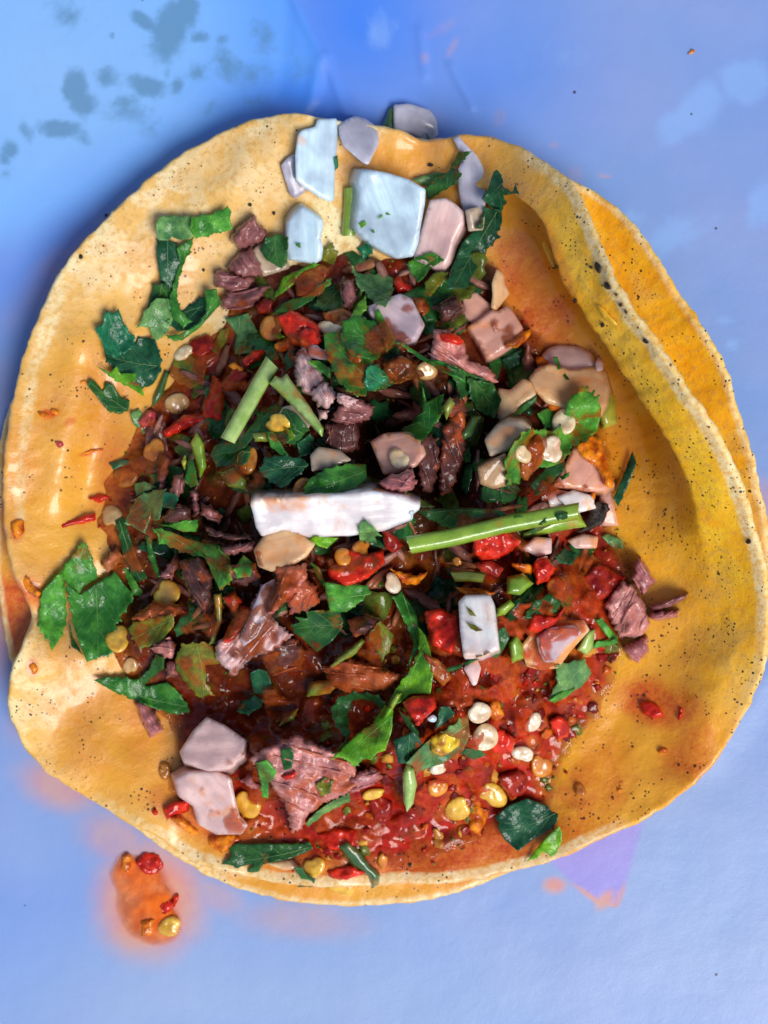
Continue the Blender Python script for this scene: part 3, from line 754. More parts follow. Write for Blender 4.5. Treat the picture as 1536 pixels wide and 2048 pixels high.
# the toppings are lifted well above the bed by an added, unseen support height, so that dark gaps stay between them
BED = BUF.copy()
def prop_up():
    d_ = edge_dist(FILL, GX, GY) * np.where(inside(FILL, GX, GY), 1, -1)
    s_ = 6.5 * sstep(30, 190, d_) * (1 - .85 * sstep(1480, 1640, GY)) * (1 - .55 * sstep(900, 1100, GX) * sstep(1250, 1400, GY))
    s_ = s_ * np.clip(.75 + 1.1 * fbm(GX / 80, GY / 80, 2, 201), .25, 1.15)
    for (x, y, r, k_) in ((800, 800, 60, .9), (765, 880, 45, .8), (890, 950, 60, .7), (860, 1180, 60, .8), (590, 1340, 110, .7), (640, 1420, 80, .6), (480, 1390, 70, .5)):
        s_ = s_ * (1 - k_ * np.exp(-((GX - x) ** 2 + (GY - y) ** 2) / (r * r)))
    return s_
# ------------------------------------------------------------------ pieces of the filling
# outlines are read off the photograph in the pixels of these windows: name -> (x0, y0, scale)
WIN = dict(A=(0, 0, .5), B=(768, 0, .5), C=(150, 380, 1 / 3), D=(540, 200, 1 / 3), E=(860, 540, 1 / 3), F=(0, 860, 1 / 3), G=(420, 600, 1 / 3), H=(400, 940, 1 / 3),
           I=(780, 940, 1 / 3), J=(1024, 860, .4588), K=(200, 1340, 1 / 3), L=(640, 1320, 1 / 3), M=(0, 1400, .390625), N=(0, 560, 320 / 1536), O=(500, 660, 320 / 1536), Q=(960, 1140, 320 / 1536), X=(0, 0, 1))
def rd(w, s):
    x0, y0, k = WIN[w]
    v = np.array([float(t) for t in s.split()]).reshape(-1, 2)
    return v * k + np.array([x0, y0])

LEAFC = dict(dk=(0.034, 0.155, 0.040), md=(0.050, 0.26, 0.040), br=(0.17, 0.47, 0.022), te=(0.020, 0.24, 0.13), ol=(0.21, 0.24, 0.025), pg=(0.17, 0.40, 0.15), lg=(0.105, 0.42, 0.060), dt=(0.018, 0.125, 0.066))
ONIC = dict(wb=(0.62, 0.79, 0.87), wh=(0.97, 0.89, 0.84), lv=(0.58, 0.56, 0.64), pk=(0.84, 0.44, 0.32), pe=(0.93, 0.57, 0.29), gy=(0.58, 0.45, 0.31), bn=(0.52, 0.32, 0.16), ss=(0.68, 0.52, 0.54), wp=(0.86, 0.58, 0.52))
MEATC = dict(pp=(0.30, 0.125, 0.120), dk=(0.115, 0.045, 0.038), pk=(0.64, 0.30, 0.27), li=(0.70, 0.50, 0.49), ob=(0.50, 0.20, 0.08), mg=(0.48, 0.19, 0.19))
CHIC = dict(rd=(0.62, 0.016, 0.007), dr=(0.32, 0.011, 0.006), oo=(0.72, 0.13, 0.008), pk=(0.55, 0.05, 0.07), bn=(0.36, 0.06, 0.013), am=(0.62, 0.24, 0.02))
SEEDC = dict(cr=(0.84, 0.70, 0.46), ye=(0.80, 0.50, 0.06), oo=(0.72, 0.28, 0.025), tn=(0.58, 0.38, 0.16), am=(0.44, 0.18, 0.02), wh=(0.86, 0.78, 0.62))
STKC = dict(br=(0.40, 0.56, 0.16), ol=(0.20, 0.24, 0.03), gr=(0.22, 0.36, 0.03), yl=(0.42, 0.44, 0.05), dk=(0.05, 0.12, 0.03))
SID = [100]
FBLUR = {}

def triangulate(out, step):
    lo, hi = out.min(0), out.max(0)
    pts = []
    st = step * 1.25
    ny = max(1, int((hi[1] - lo[1]) / (st * .87)))
    for j in range(ny + 1):
        for i in range(int((hi[0] - lo[0]) / st) + 2):
            pts.append((lo[0] + (i + .5 * (j % 2)) * st, lo[1] + j * st * .87))
    pts = np.array(pts) + rng.uniform(-.18, .18, (len(pts), 2)) * st
    ok = inside(out, pts[:, 0], pts[:, 1])
    pts = pts[ok]
    if len(pts):
        d = edge_dist(out, pts[:, 0], pts[:, 1]); pts = pts[d > .55 * step]
    allp = np.concatenate([out, pts]) if len(pts) else out
    r = mgeo.delaunay_2d_cdt([Vector(p) for p in allp], [], [list(range(len(out)))], 1, 1e-6)
    v = np.array([tuple(p) for p in r[0]]); f = [tuple(t) for t in r[2]]
    return v, f

def rest_plane(out, q, tilt, maxs=.35):
    """how a piece comes to rest on what lies below it: a plane (a, b, c) fitted to the height map"""
    lo, hi = out.min(0) - 4, out.max(0) + 4
    i0, i1 = int((lo[0] - OX) / CELL), int((hi[0] - OX) / CELL) + 1
    j0, j1 = int((lo[1] - OY) / CELL), int((hi[1] - OY) / CELL) + 1
    i0, j0 = max(i0, 0), max(j0, 0); i1, j1 = min(i1, GW), min(j1, GH)
    sl = (slice(j0, j1), slice(i0, i1))
    m = inside(out, GX[sl], GY[sl])
    c = out.mean(0)
    if m.sum() < 4:
        return 0, 0, float(samp(BUF, c[0], c[1])), c, sl, m
    x, y, z = GX[sl][m] - c[0], GY[sl][m] - c[1], BUF[sl][m]
    Am = np.stack([x, y, np.ones_like(x)], 1)
    a, b, _ = np.linalg.lstsq(Am.T @ Am + np.diag([40., 40., 0]), Am.T @ z, rcond=None)[0]
    s = np.hypot(a, b); lim = maxs * .1
    if s > lim: a, b = a * lim / s, b * lim / s
    a += tilt[0] * .1; b += tilt[1] * .1
    off = np.percentile(z - a * x - b * y, q)
    return a, b, off, c, sl, m

def piece(kind, name, out, color, th, label, cat, group, step=6, rough=.0, smooth=0, edge=2.0, q=70, lift=.2, tilt=None, dome=0.0, lumps=(0, 10), curl=0.0, sink=0.0, stain=.3, fiber=None, drape=False, jag=0.0, veins=False, fold=None, flare=0.0, corner=0, serr=0):
    SID[0] += 1; sd = SID[0]
    r = np.random.default_rng(sd)
    out = np.asarray(out, float)
    cc_ = out.mean(0)
    if stain > .04 and kind in ('leaf', 'onion', 'meat', 'stalk'): stain = stain + .16 * max(0, 1 - math.hypot((cc_[0] - 760) / 480, (cc_[1] - 1120) / 640))
    if ear(out) > 0: out = out[::-1]
    if smooth: out = chaikin(out, smooth)
    if corner:
        nx, pv = np.roll(out, -1, 0), np.roll(out, 1, 0)
        d1 = nx - out; d0 = pv - out; l1 = np.hypot(*d1.T)[:, None]; l0 = np.hypot(*d0.T)[:, None]
        out = np.stack([out + d0 / l0 * np.minimum(corner, .3 * l0), out + d1 / l1 * np.minimum(corner, .3 * l1)], 1).reshape(-1, 2)
    out = resample(out, step)
    if serr:
        d = np.roll(out, -1, 0) - np.roll(out, 1, 0); nn = np.stack([d[:, 1], -d[:, 0]], 1); nn /= np.hypot(*nn.T)[:, None] + 1e-9
        L_ = np.concatenate([[0], np.cumsum(np.hypot(*np.diff(out, axis=0).T))])
        w_ = sstep(-.08, .12, vnoise(L_ / 60, L_ * 0, sd + 2))
        tooth = np.abs(np.sin(np.pi * L_ / (20 + 6 * r.random()) + 1.5 * vnoise(L_ / 40, L_ * 0, sd))) ** .7 + .5 * np.abs(np.sin(np.pi * L_ / 8.5))
        out = out + nn * (serr * (tooth - .85) * w_)[:, None]
    if jag:
        d = np.roll(out, -1, 0) - np.roll(out, 1, 0); nn = np.stack([d[:, 1], -d[:, 0]], 1); nn /= np.hypot(*nn.T)[:, None] + 1e-9
        out = out + nn * (jag * r.normal(0, .6, len(out)))[:, None]
    v, f = triangulate(out, step)
    f = [t if (v[t[1]][0] - v[t[0]][0]) * (v[t[2]][1] - v[t[0]][1]) - (v[t[1]][1] - v[t[0]][1]) * (v[t[2]][0] - v[t[0]][0]) < 0 else t[::-1] for t in f]  # picture y is down
    if tilt is None: tilt = r.normal(0, .08, 2)
    a, b, off, c, sl, m = rest_plane(out, q, tilt)
    ca = r.uniform(0, np.pi)
    ext = max(np.ptp(out[:, 0]), np.ptp(out[:, 1])) / 2
    low = blur(BUF, 2.2) if drape else None
    buf0 = BUF.copy() if drape else None
    lo3 = blur(BUF, .9) if drape else None
    # long axis
    w = out - out.mean(0); ev, evec = np.linalg.eigh(w.T @ w); ax = evec[:, 1]
    if fiber is not None: ax = np.array([math.cos(math.radians(fiber)), math.sin(math.radians(fiber))])
    def top(x, y, d):
        dx, dy = x - c[0], y - c[1]
        if drape:
            z = .72 * samp(low, x, y) + .28 * (a * dx + b * dy + off)
            z = np.maximum(z, samp(lo3, x, y) - .05) + lift
            z = np.maximum(z, samp(buf0, x, y) + .12)
        else:
            z = a * dx + b * dy + off + lift - sink
        if curl:
            u = (dx * math.cos(ca) + dy * math.sin(ca)) / ext; u2 = (-dx * math.sin(ca) + dy * math.cos(ca)) / ext
            z = z + curl * (.9 * u * u + .35 * np.sin(3.1 * u2 + sd)) + .55 * abs(curl) * fbm(x / 26, y / 26, 2, sd)
        if fold is not None:
            (fx0, fy0, fx1, fy1, fh) = fold
            L = math.hypot(fx1 - fx0, fy1 - fy0); sdist = ((x - fx0) * (fy1 - fy0) - (y - fy0) * (fx1 - fx0)) / L
            z = z + fh * (1 - np.exp(-np.abs(sdist) / 30))
        t = th
        prof = np.sqrt(np.clip(1 - (1 - np.clip(d / edge, 0, 1)) ** 2, 0, 1))
        z = z + t * ((.35 + .65 * prof) if kind != 'onion' else (.82 + .18 * prof)) if not drape else z + t * (.6 + .4 * prof)
        if dome: z = z + dome * (1 - np.exp(-d / max(8, .35 * ext)))
        if lumps[0]: z = z + lumps[0] * fbm(x / lumps[1], y / lumps[1], 3, sd) * np.clip(d / 6, .2, 1)
        if kind == 'meat':
            s_ = dx * ax[0] + dy * ax[1]; p_ = -dx * ax[1] + dy * ax[0]
            p2 = p_ + 11 * vnoise(s_ / 34, p_ / 40, sd + 5) + 3 * vnoise(s_ / 11, p_ / 11, sd + 6)
            z = z + .42 * vnoise(p2 / 9, s_ / 85, sd) * np.clip(d / 5, .3, 1) + .18 * vnoise(p2 / 4, s_ / 40, sd + 1) * np.clip(d / 5, .2, 1)
        if kind == 'seed':
            z = z - .30 * np.exp(-((dx * dx + dy * dy) / (.42 * ext) ** 2))
        if kind == 'onion':
            s_ = dx * ax[0] + dy * ax[1]; p_ = -dx * ax[1] + dy * ax[0]
            z = z + .10 * np.sin(p_ / 5.5 + 1.5 * vnoise(s_ / 40, p_ / 40, sd)) * np.clip(d / 8, 0, 1) + 1.0 * fbm(x / 60, y / 60, 1, sd)
        return z
    dv = edge_dist(out, v[:, 0], v[:, 1])
    zt = top(v[:, 0], v[:, 1], dv)
    zbase = (zt - th) if drape else np.minimum(a * (v[:, 0] - c[0]) + b * (v[:, 1] - c[1]) + off + lift - sink - .3, zt - .25 * th)
    vb = v
    if not drape and kind in ('onion', 'meat', 'chili', 'seed', 'stalk'):
        bd = samp(BED, v[:, 0], v[:, 1]); zbase = np.minimum(zbase, np.maximum(bd + .2, zbase - 9))
    if flare:
        vb = v + (v - c) * flare
    if kind == 'onion' and th > 2.5:
        sa = r.uniform(0, 2 * np.pi); vb = v + np.array([math.cos(sa), math.sin(sa)]) * min(18, .2 * ext)
    n = len(v)
    V = np.concatenate([world_pts(v[:, 0], v[:, 1], zt), world_pts(vb[:, 0], vb[:, 1], np.maximum(zbase, .3))])
    from collections import Counter
    ed = {}
    for t in f:
        for k in range(len(t)):
            ed[(t[k], t[(k + 1) % len(t)])] = 1
    F = list(f) + [tuple(i + n for i in t[::-1]) for t in f]
    for (p, q_) in ed:
        if (q_, p) not in ed: F.append((q_, p, p + n, q_ + n))
    o = link(name, V, F, M[kind], color=color)
    tag(o, label, cat, group)
    o['stain'] = float(stain); o['grain'] = float(math.atan2(ax[1], ax[0]))
    if kind == 'onion': o['clear'] = .08 if color in (ONIC['wh'], ONIC['wb'], ONIC['wp']) else .14
    # raise the height map
    if m.sum():
        x, y = GX[sl][m], GY[sl][m]
        de = edge_dist(out, x, y)
        sub = BUF[sl]; sub[m] = np.maximum(sub[m], top(x, y, de)); BUF[sl] = sub
    if veins:
        add_veins(o, out, top, ax, color, sd)
    if kind == 'meat' and len(out) > 22 and ext > 18:
        add_strands(o, out, top, ax, color, sd, stain)
    return o

def tube(path, rad, sides=5, zf=None):
    """thin tube along pixel path with heights; returns verts, faces"""
    path = np.asarray(path, float)
    n = len(path); V = []; F = []
    xy = path[:, :2]; d = np.gradient(xy, axis=0); d /= np.hypot(*d.T)[:, None] + 1e-9
    nn = np.stack([-d[:, 1], d[:, 0]], 1)
    rr = np.broadcast_to(rad, (n,))
    for k in range(sides):
        an = 2 * np.pi * k / sides
        V.append(world_pts(xy[:, 0] + nn[:, 0] * rr * math.cos(an), xy[:, 1] + nn[:, 1] * rr * math.cos(an), path[:, 2] + .1 * rr * math.sin(an)))
    V = np.stack(V, 1).reshape(-1, 3)
    for i in range(n - 1):
        for k in range(sides):
            k2 = (k + 1) % sides
            F.append((i * sides + k, i * sides + k2, (i + 1) * sides + k2, (i + 1) * sides + k))
    F.append(tuple(range(sides - 1, -1, -1))); F.append(tuple((n - 1) * sides + k for k in range(sides)))
    return V, F

def add_veins(o, out, top, ax, color, sd):
    r = np.random.default_rng(sd)
    c = out.mean(0); s = (out - c) @ ax
    p0, p1 = c + ax * s.min() * .92, c + ax * s.max() * .92
    def run(q, rad, nm):
        ok = inside(out, q[:, 0], q[:, 1])
        if not ok[:3].any(): return
        k0 = int(np.argmax(ok)); bad = np.where(~ok[k0:])[0]
        q = q[k0:k0 + (bad[0] if len(bad) else len(q))]
        if len(q) < 4: return
        z = top(q[:, 0], q[:, 1], edge_dist(out, q[:, 0], q[:, 1])) + .02
        v, f = tube(np.column_stack([q, z]), np.linspace(rad, rad * .35, len(q)), 4)
        link(nm, v, f, M['vein'], o, color=color)
    t = np.linspace(0, 1, 16)[:, None]
    per_ = np.array([-ax[1], ax[0]])
    L = np.hypot(*(p1 - p0))
    run(p0 + (p1 - p0) * t + per_ * (np.sin(t * 3.1) * L * r.uniform(-.06, .06)), 1.1, 'midrib')
    for k in range(int(min(8, 3 + L / 30))):
        u = (k + r.uniform(.2, .8)) / min(8, 3 + L / 30) * .8; sg = 1 if k % 2 else -1
        a0 = p0 + (p1 - p0) * u; dirv = ax * r.uniform(.6, .9) + per_ * sg * r.uniform(.45, .8)
        tt = np.linspace(0, 1, 9)[:, None]
        run(a0 + dirv * tt * L * .42 + ax * tt * tt * L * .10, .55, 'side_vein')

def add_strands(o, out, top, ax, color, sd, stain):
    r = np.random.default_rng(sd + 9)
    c = out.mean(0); w = out - c
    per_ = np.array([-ax[1], ax[0]])
    s = w @ ax; p = w @ per_
    nst = int(np.clip(np.ptp(p) / 20, 1, 5))
    for k in range(nst):
        pc = p.min() + (k + r.uniform(.25, .75)) * np.ptp(p) / nst
        L = np.ptp(s) * r.uniform(.5, 1.0)
        s0 = r.uniform(s.min() - 6, s.max() - L + 8)
        t = np.linspace(0, 1, 12)
        q = c + ax * (s0 + L * t)[:, None] + per_ * (pc + 4 * np.sin(t * 4 + k) + r.normal(0, 1) * t * 12)[:, None]
        ok = inside(out + (out - c) * .10, q[:, 0], q[:, 1])
        if ok.sum() < 5: continue
        q = q[ok]
        d = edge_dist(out, q[:, 0], q[:, 1]); d[~inside(out, q[:, 0], q[:, 1])] = 0
        z = top(q[:, 0], q[:, 1], d) + .05
        rad = r.uniform(1.8, 3.4) * np.sin(np.linspace(.25, np.pi - .25, len(q))) ** .6
        v, f = tube(np.column_stack([q, z]), rad, 6)
        st = link('strand', v, f, M['meat'], o, color=tuple(np.array(color) * r.uniform(.85, 1.2)))
        st['stain'] = float(stain); st['grain'] = float(math.atan2(ax[1], ax[0]))

def leaf(w, s, c, label, curl=1.2, lift=.25, stain=.30, th=.16, step=4, jag=.4, veins=None, **k):
    p = rd(w, s); A_ = abs(ear(p))
    return piece('leaf', 'cilantro_leaf', p, LEAFC[c], th, label, 'cilantro leaf', 'cilantro leaves scattered over the filling', step=step, edge=4, drape=True, serr=min(9, .07 * math.sqrt(A_)), curl=curl, lift=lift, stain=stain, jag=jag, veins=(A_ > 2200) if veins is None else veins, q=75, **k)
def onion(w, s, c, label, th=3.4, stain=.25, edge=4, q=65, name='onion_piece', **k):
    return piece('onion', name, rd(w, s), ONIC[c], th, label, 'onion', 'diced onion pieces in the filling', step=5, edge=min(edge, 3.2), q=q, stain=stain, corner=2.5, lift=k.pop('lift', 0), **k)
def meat(w, s, c, label, th=3.0, stain=.35, q=60, **k):
    return piece('meat', 'beef_chunk', rd(w, s), MEATC[c], th, label, 'beef', 'shredded beef chunks in the filling', step=4.5, edge=8, q=q, stain=stain, jag=2.6, lumps=(1.8, 20), lift=k.pop('lift', 0), dome=k.pop('dome', .8), **k)
def chili(w, s, c, label, th=1.4, q=60, **k):
    return piece('chili', 'chili_piece', rd(w, s), CHIC[c], th, label, 'chili', 'red chili pieces in the salsa', step=4, edge=6, q=q, corner=3.0, jag=1.3, lumps=k.pop('lumps', (1.1, 15)), lift=k.pop('lift', 0), dome=k.pop('dome', .35), **k)
def seed(x, y, wd, ht, an, c, label, stain=.25, th=.75, q=60, notch=.12, lift=0.0, **k):
    r = np.random.default_rng(int(x * 31 + y)); a = np.arange(26) * 2 * np.pi / 26
    na = r.uniform(0, 2 * np.pi)
    rr = 1 - notch * 2.2 * np.exp(-((np.mod(a - na + np.pi, 2 * np.pi) - np.pi) / .38) ** 2) + .04 * np.cos(3 * a + r.uniform(0, 6)) + .06 * np.cos(2 * a + r.uniform(0, 6))
    ex_, ey_ = wd / 2 * rr * np.cos(a), ht / 2 * rr * np.sin(a)
    t = math.radians(an); p = np.stack([x + ex_ * math.cos(t) - ey_ * math.sin(t), y + ex_ * math.sin(t) + ey_ * math.cos(t)], -1)
    return piece('seed', 'chili_seed', p, SEEDC[c], th, label, 'chili seed', 'chili seeds in the salsa', step=3.4, edge=min(wd, ht) * .42, q=q, lift=lift, stain=stain, lumps=(.35, 8), dome=.2, **k)
def slab(w, s, c, label, th=1.6, stain=.3, edge=9, q=70, **k):
    return piece('stalk', 'cilantro_stalk', rd(w, s), STKC[c], th, label, 'cilantro stalk', 'chopped cilantro stalks in the filling', step=4.5, edge=edge, q=q, stain=stain, lift=k.pop('lift', 0), jag=.5, dome=k.pop('dome', .6), **k)

def stalk(w, s, rad, c, label, stain=.3, lift=.0, q=85, rise=(0, 0)):
    """a round cut stalk: tapering grooved tube with a paler hollow end"""
    SID[0] += 1; r = np.random.default_rng(SID[0])
    p = rd(w, s)
    if len(p) == 2: p = np.array([p[0], (p[0] + p[1]) / 2 + r.normal(0, 1.0, 2), p[1]])
    t0 = np.linspace(0, 1, len(p)); t = np.linspace(0, 1, 40)
    xy = np.stack([np.interp(t, t0, p[:, 0]), np.interp(t, t0, p[:, 1])], 1)
    for _ in range(6): xy[1:-1] = (xy[:-2] + 2 * xy[1:-1] + xy[2:]) / 4
    zb = samp(BUF, xy[:, 0], xy[:, 1])
    co = np.polyfit(t, zb, 1); line = np.polyval(co, t); line += np.percentile(zb - line, q)
    z = line + rad * .1 * .8 + lift + rise[0] + (rise[1] - rise[0]) * t
    d = np.gradient(xy, axis=0); d /= np.hypot(*d.T)[:, None]; nn = np.stack([-d[:, 1], d[:, 0]], 1)
    ns = 20; V = []
    cutA, cutB = r.uniform(-.5, .5, 2)
    for k in range(ns):
        an = 2 * np.pi * k / ns
        g = 1 + .05 * math.cos(5 * an + 1) + .04 * vnoise(t * 9, t * 0 + k, SID[0])
        rr = rad * g * (1 - .06 * t)
        off = math.cos(an)
        sh = np.zeros(40); sh[0] = cutA * off * rad; sh[1] = cutA * off * rad * .6; sh[-1] = cutB * off * rad; sh[-2] = cutB * off * rad * .6
        V.append(world_pts(xy[:, 0] + nn[:, 0] * rr * off + d[:, 0] * sh, xy[:, 1] + nn[:, 1] * rr * off + d[:, 1] * sh, np.maximum(z + .1 * rr * math.sin(an) * .85, .3)))
    V = np.stack(V, 1).reshape(-1, 3); F = []
    for i in range(39):
        for k in range(ns):
            k2 = (k + 1) % ns
            F.append((i * ns + k, i * ns + k2, (i + 1) * ns + k2, (i + 1) * ns + k))
    o = link('cilantro_stalk', V, F, M['stalk'], color=STKC[c]); o['stain'] = float(stain)
    tag(o, label, 'cilantro stalk', 'chopped cilantro stalks in the filling')
    # recessed cut ends
    for e, row in ((0, V[:ns]), (1, V[-ns:])):
        cc = row.mean(0); inn = cc + (row - cc) * .55; dv = (V[ns * 3:ns * 4].mean(0) - cc) if e == 0 else (V[-ns * 4:-ns * 3].mean(0) - cc)
        VV = np.concatenate([row, inn + dv * .1, (inn + dv * .9), [cc + dv * .9]])
        FF = []
        for k in range(ns):
            k2 = (k + 1) % ns
            FF += [(k, k2, ns + k2, ns + k), (ns + k, ns + k2, 2 * ns + k2, 2 * ns + k), (2 * ns + k, 2 * ns + k2, 3 * ns)]
        if e == 0: FF = [f_[::-1] for f_ in FF]
        ce = link('cut_end', VV, FF, M['stalk'], o, color=tuple(np.clip(np.array(STKC[c]) * 1.35, 0, .8))); ce['stain'] = 0.1
    m = np.hypot(GX[..., None] - xy[::4, 0], GY[..., None] - xy[::4, 1])
    dm = m.min(-1); near = dm < rad; zz_ = z[::4][m.argmin(-1)]
    BUF[near] = np.maximum(BUF[near], (zz_ + .1 * np.sqrt(np.maximum(rad ** 2 - dm ** 2, 0)))[near])
    return o
# ------------------------------------------------------------------ fine crumbs nobody could count
def crumbs(name, n, mat, colors, size, label, cat, pick, th=.25, kind='stuff', attr=None):
    V, F, Cc = [], [], []
    r = np.random.default_rng(len(name) * 31 + n)
    k = 0; tries = 0
    while k < n and tries < n * 40:
        tries += 1
        x, y = pick(r)
        if x is None: continue
        s_ = r.uniform(*size); a = np.arange(6) * np.pi / 3 + r.uniform(0, 6); rr = s_ * r.uniform(.5, 1.2, 6)
        an = r.uniform(0, np.pi); el = r.uniform(.45, 1)
        ex_, ey_ = rr * np.cos(a), rr * np.sin(a) * el
        px_, py_ = x + ex_ * math.cos(an) - ey_ * math.sin(an), y + ex_ * math.sin(an) + ey_ * math.cos(an)
        zb = samp(BUF, px_, py_); zc = float(samp(BUF, x, y))
        b = sum(len(v) for v in V)
        V.append(world_pts(px_, py_, zb - .1)); V.append(world_pts(x + (px_ - x) * .7, y + (py_ - y) * .7, zb * .5 + zc * .5 + th)); V.append(world_pts([x], [y], [zc + th * 1.25]))
        for i in range(6):
            i2 = (i + 1) % 6
            F.append((b + i2, b + i, b + 6 + i, b + 6 + i2)); F.append((b + 6 + i2, b + 6 + i, b + 12))
        Cc.append(np.tile(np.array([*colors[r.integers(len(colors))], 1.0]), (13, 1)))
        k += 1
    o = link(name, np.concatenate(V), F, M[mat])
    set_attr(o, 'tint', np.concatenate(Cc))
    tag(o, label, cat, kind=kind)
    return o
def fragments(name, n, mat, colors, size, label, cat, pick, asp=(.5, 1), th=.3, lift=.3, jag=.3):
    V, F, Cc = [], [], []; r = np.random.default_rng(n + 5); b = 0; low = blur(BUF, 1.5); k = 0
    while k < n:
        x, y = pick(r)
        if x is None: continue
        k += 1
        s_ = r.uniform(*size); m_ = 14; a = np.arange(m_) * 2 * np.pi / m_; rr = s_ * (1 + jag * r.uniform(-1, 1, m_)); an = r.uniform(0, np.pi); el = r.uniform(*asp)
        ex_, ey_ = rr * np.cos(a), rr * np.sin(a) * el
        dx, dy = ex_ * math.cos(an) - ey_ * math.sin(an), ex_ * math.sin(an) + ey_ * math.cos(an)
        tz = r.normal(0, .035, 2)
        f_ = lambda q: np.maximum(samp(low, x + dx * q, y + dy * q) * .6 + .4 * samp(low, x, y) + (tz[0] * dx + tz[1] * dy) * q, samp(BUF, x + dx * q, y + dy * q)) + lift
        V += [world_pts(x + dx, y + dy, f_(1.0) - th), world_pts(x + dx, y + dy, f_(1.0)), world_pts(x + dx * .55, y + dy * .55, f_(.55) + th * .6), world_pts([x], [y], [float(samp(BUF, x, y)) + lift + th * .8])]
        for i in range(m_):
            i2 = (i + 1) % m_
            for l_ in (0, 1): F.append((b + l_ * m_ + i2, b + l_ * m_ + i, b + (l_ + 1) * m_ + i, b + (l_ + 1) * m_ + i2))
            F.append((b + 2 * m_ + i2, b + 2 * m_ + i, b + 3 * m_))
        b += 3 * m_ + 1
        Cc.append(np.tile(np.array([*colors[r.integers(len(colors))], 1.0]), (3 * m_ + 1, 1)))
    o = link(name, np.concatenate(V), F, M[mat]); set_attr(o, 'tint', np.concatenate(Cc)); tag(o, label, cat, kind='stuff')
    return o
def in_fill(r):
    x, y = r.uniform(190, 1290), r.uniform(480, 1750)
    return (x, y) if inside(FILL, np.array([x]), np.array([y]))[0] else (None, None)
crumbs('salsa_crumbs', 700, 'salsa', [(0.50, 0.02, 0.008), (0.30, 0.012, 0.006), (0.52, 0.12, 0.012), (0.42, 0.2, 0.03)], (2.0, 5.0), 'fine red and orange salsa crumbs strewn over the filling', 'salsa', in_fill, .4)
crumbs('herb_crumbs', 420, 'salsa', [(0.02, 0.10, 0.02), (0.05, 0.16, 0.02), (0.10, 0.16, 0.02), (0.01, 0.05, 0.02)], (2.0, 5.0), 'fine green herb crumbs strewn over the filling', 'herbs', in_fill, .3)
def in_green(r):
    x, y = r.uniform(300, 1180), r.uniform(510, 1250)
    return (x, y) if inside(FILL, np.array([x]), np.array([y]))[0] and edge_dist(FILL, np.array([x]), np.array([y]))[0] > 30 else (None, None)
fragments('beef_shreds', 210, 'salsa', [(0.30, 0.12, 0.105), (0.38, 0.17, 0.15), (0.20, 0.075, 0.06), (0.42, 0.15, 0.08)], (20, 44), 'thin dark beef shreds tangled through the whole filling', 'beef', in_green, (.12, .3), 1.1, .4, .14)
fragments('chopped_cilantro', 130, 'salsa', [(0.014, 0.075, 0.028), (0.028, 0.13, 0.03), (0.04, 0.17, 0.04), (0.10, 0.14, 0.02)], (18, 44), 'dark chopped cilantro mixed into the whole filling', 'cilantro', in_green, (.35, .9), .25, .35, .3)
def in_pool(r):
    x, y = r.uniform(640, 1230), r.uniform(1280, 1740)
    return (x, y) if inside(FILL, np.array([x]), np.array([y]))[0] and edge_dist(FILL, np.array([x]), np.array([y]))[0] > 18 else (None, None)
fragments('salsa_pulp', 210, 'salsa', [(0.50, 0.012, 0.005), (0.26, 0.008, 0.004), (0.16, 0.010, 0.006), (0.58, 0.11, 0.010), (0.62, 0.26, 0.04), (0.14, 0.15, 0.02)], (5, 15), 'red and amber pulp bits lying in the lower salsa', 'salsa', in_pool, (.45, 1), .5, .12, .28)
BED = BUF.copy()
BUF = BUF + prop_up()
# ------------------------------------------------------------------ the filling, from the bottom of the heap to the top
# deep meat and dark pieces first
meat('G', "690 760 800 700 900 760 890 900 760 930 690 850", 'dk', 'dark ridged beef lump deep in the pit under the central hole', stain=0, fiber=-70)
meat('G', "1250 820 1330 800 1380 900 1370 1040 1330 1160 1260 1140 1240 1000", 'dk', 'dark brown shredded beef lying right of the seeded onion dice at the centre', stain=0, fiber=80)
meat('G', "1390 760 1480 640 1536 660 1536 900 1450 1150 1380 1180 1370 980", 'dk', 'dark beef strands in the shadowed hollow left of the grey onion pair', stain=.1, fiber=75)
meat('G', "800 610 900 590 990 640 960 720 820 760 720 720", 'pp', 'dark purple beef strip under the ragged leaf above the central hole', stain=0, fiber=15)
meat('E', "60 780 180 740 220 850 130 890 50 870", 'dk', 'dark red beef crumb below the long curved stem above the central hollow', stain=.3)
meat('F', "945 240 985 160 1020 170 990 340 960 370", 'pp', 'narrow upright beef strand below the orange seed at the left', stain=.1, fiber=-75)
meat('F', "1040 270 1100 260 1110 360 1060 420 1010 400", 'pp', 'small brown beef bit beside the upright strand at the left', stain=.2)
meat('F', "1140 370 1190 360 1200 500 1150 490", 'pp', 'little upright beef strip left of the long white onion slice', stain=0, fiber=80)
meat('F', "1050 430 1150 470 1140 540 1020 560 960 530", 'dk', 'dark beef strand lying behind the folded pale leaf tip', stain=.1, fiber=20)
meat('H', "0 200 60 210 140 280 110 330 0 270", 'pp', 'brown beef strand left of the white onion slice, lowest of the fan', stain=.1, fiber=30)
meat('H', "20 330 150 380 300 390 320 420 200 430 60 390", 'dk', 'thin dark beef strand running toward the left end of the white onion slice', stain=0, fiber=10)
meat('H', "110 460 330 420 335 475 190 515 120 510", 'pp', 'long mauve beef strip under the lower left corner of the white onion slice', stain=.05, fiber=-8)
meat('F', "600 800 700 700 745 750 650 860", 'ob', 'brown sauce coated beef shred between the dark strip leaf and the big left leaf', stain=.5, fiber=-45)
meat('F', "960 880 1010 800 1070 740 1085 780 1030 900", 'pp', 'mauve beef sliver pointing up beside the amber seed at the left', stain=.2, fiber=-60)
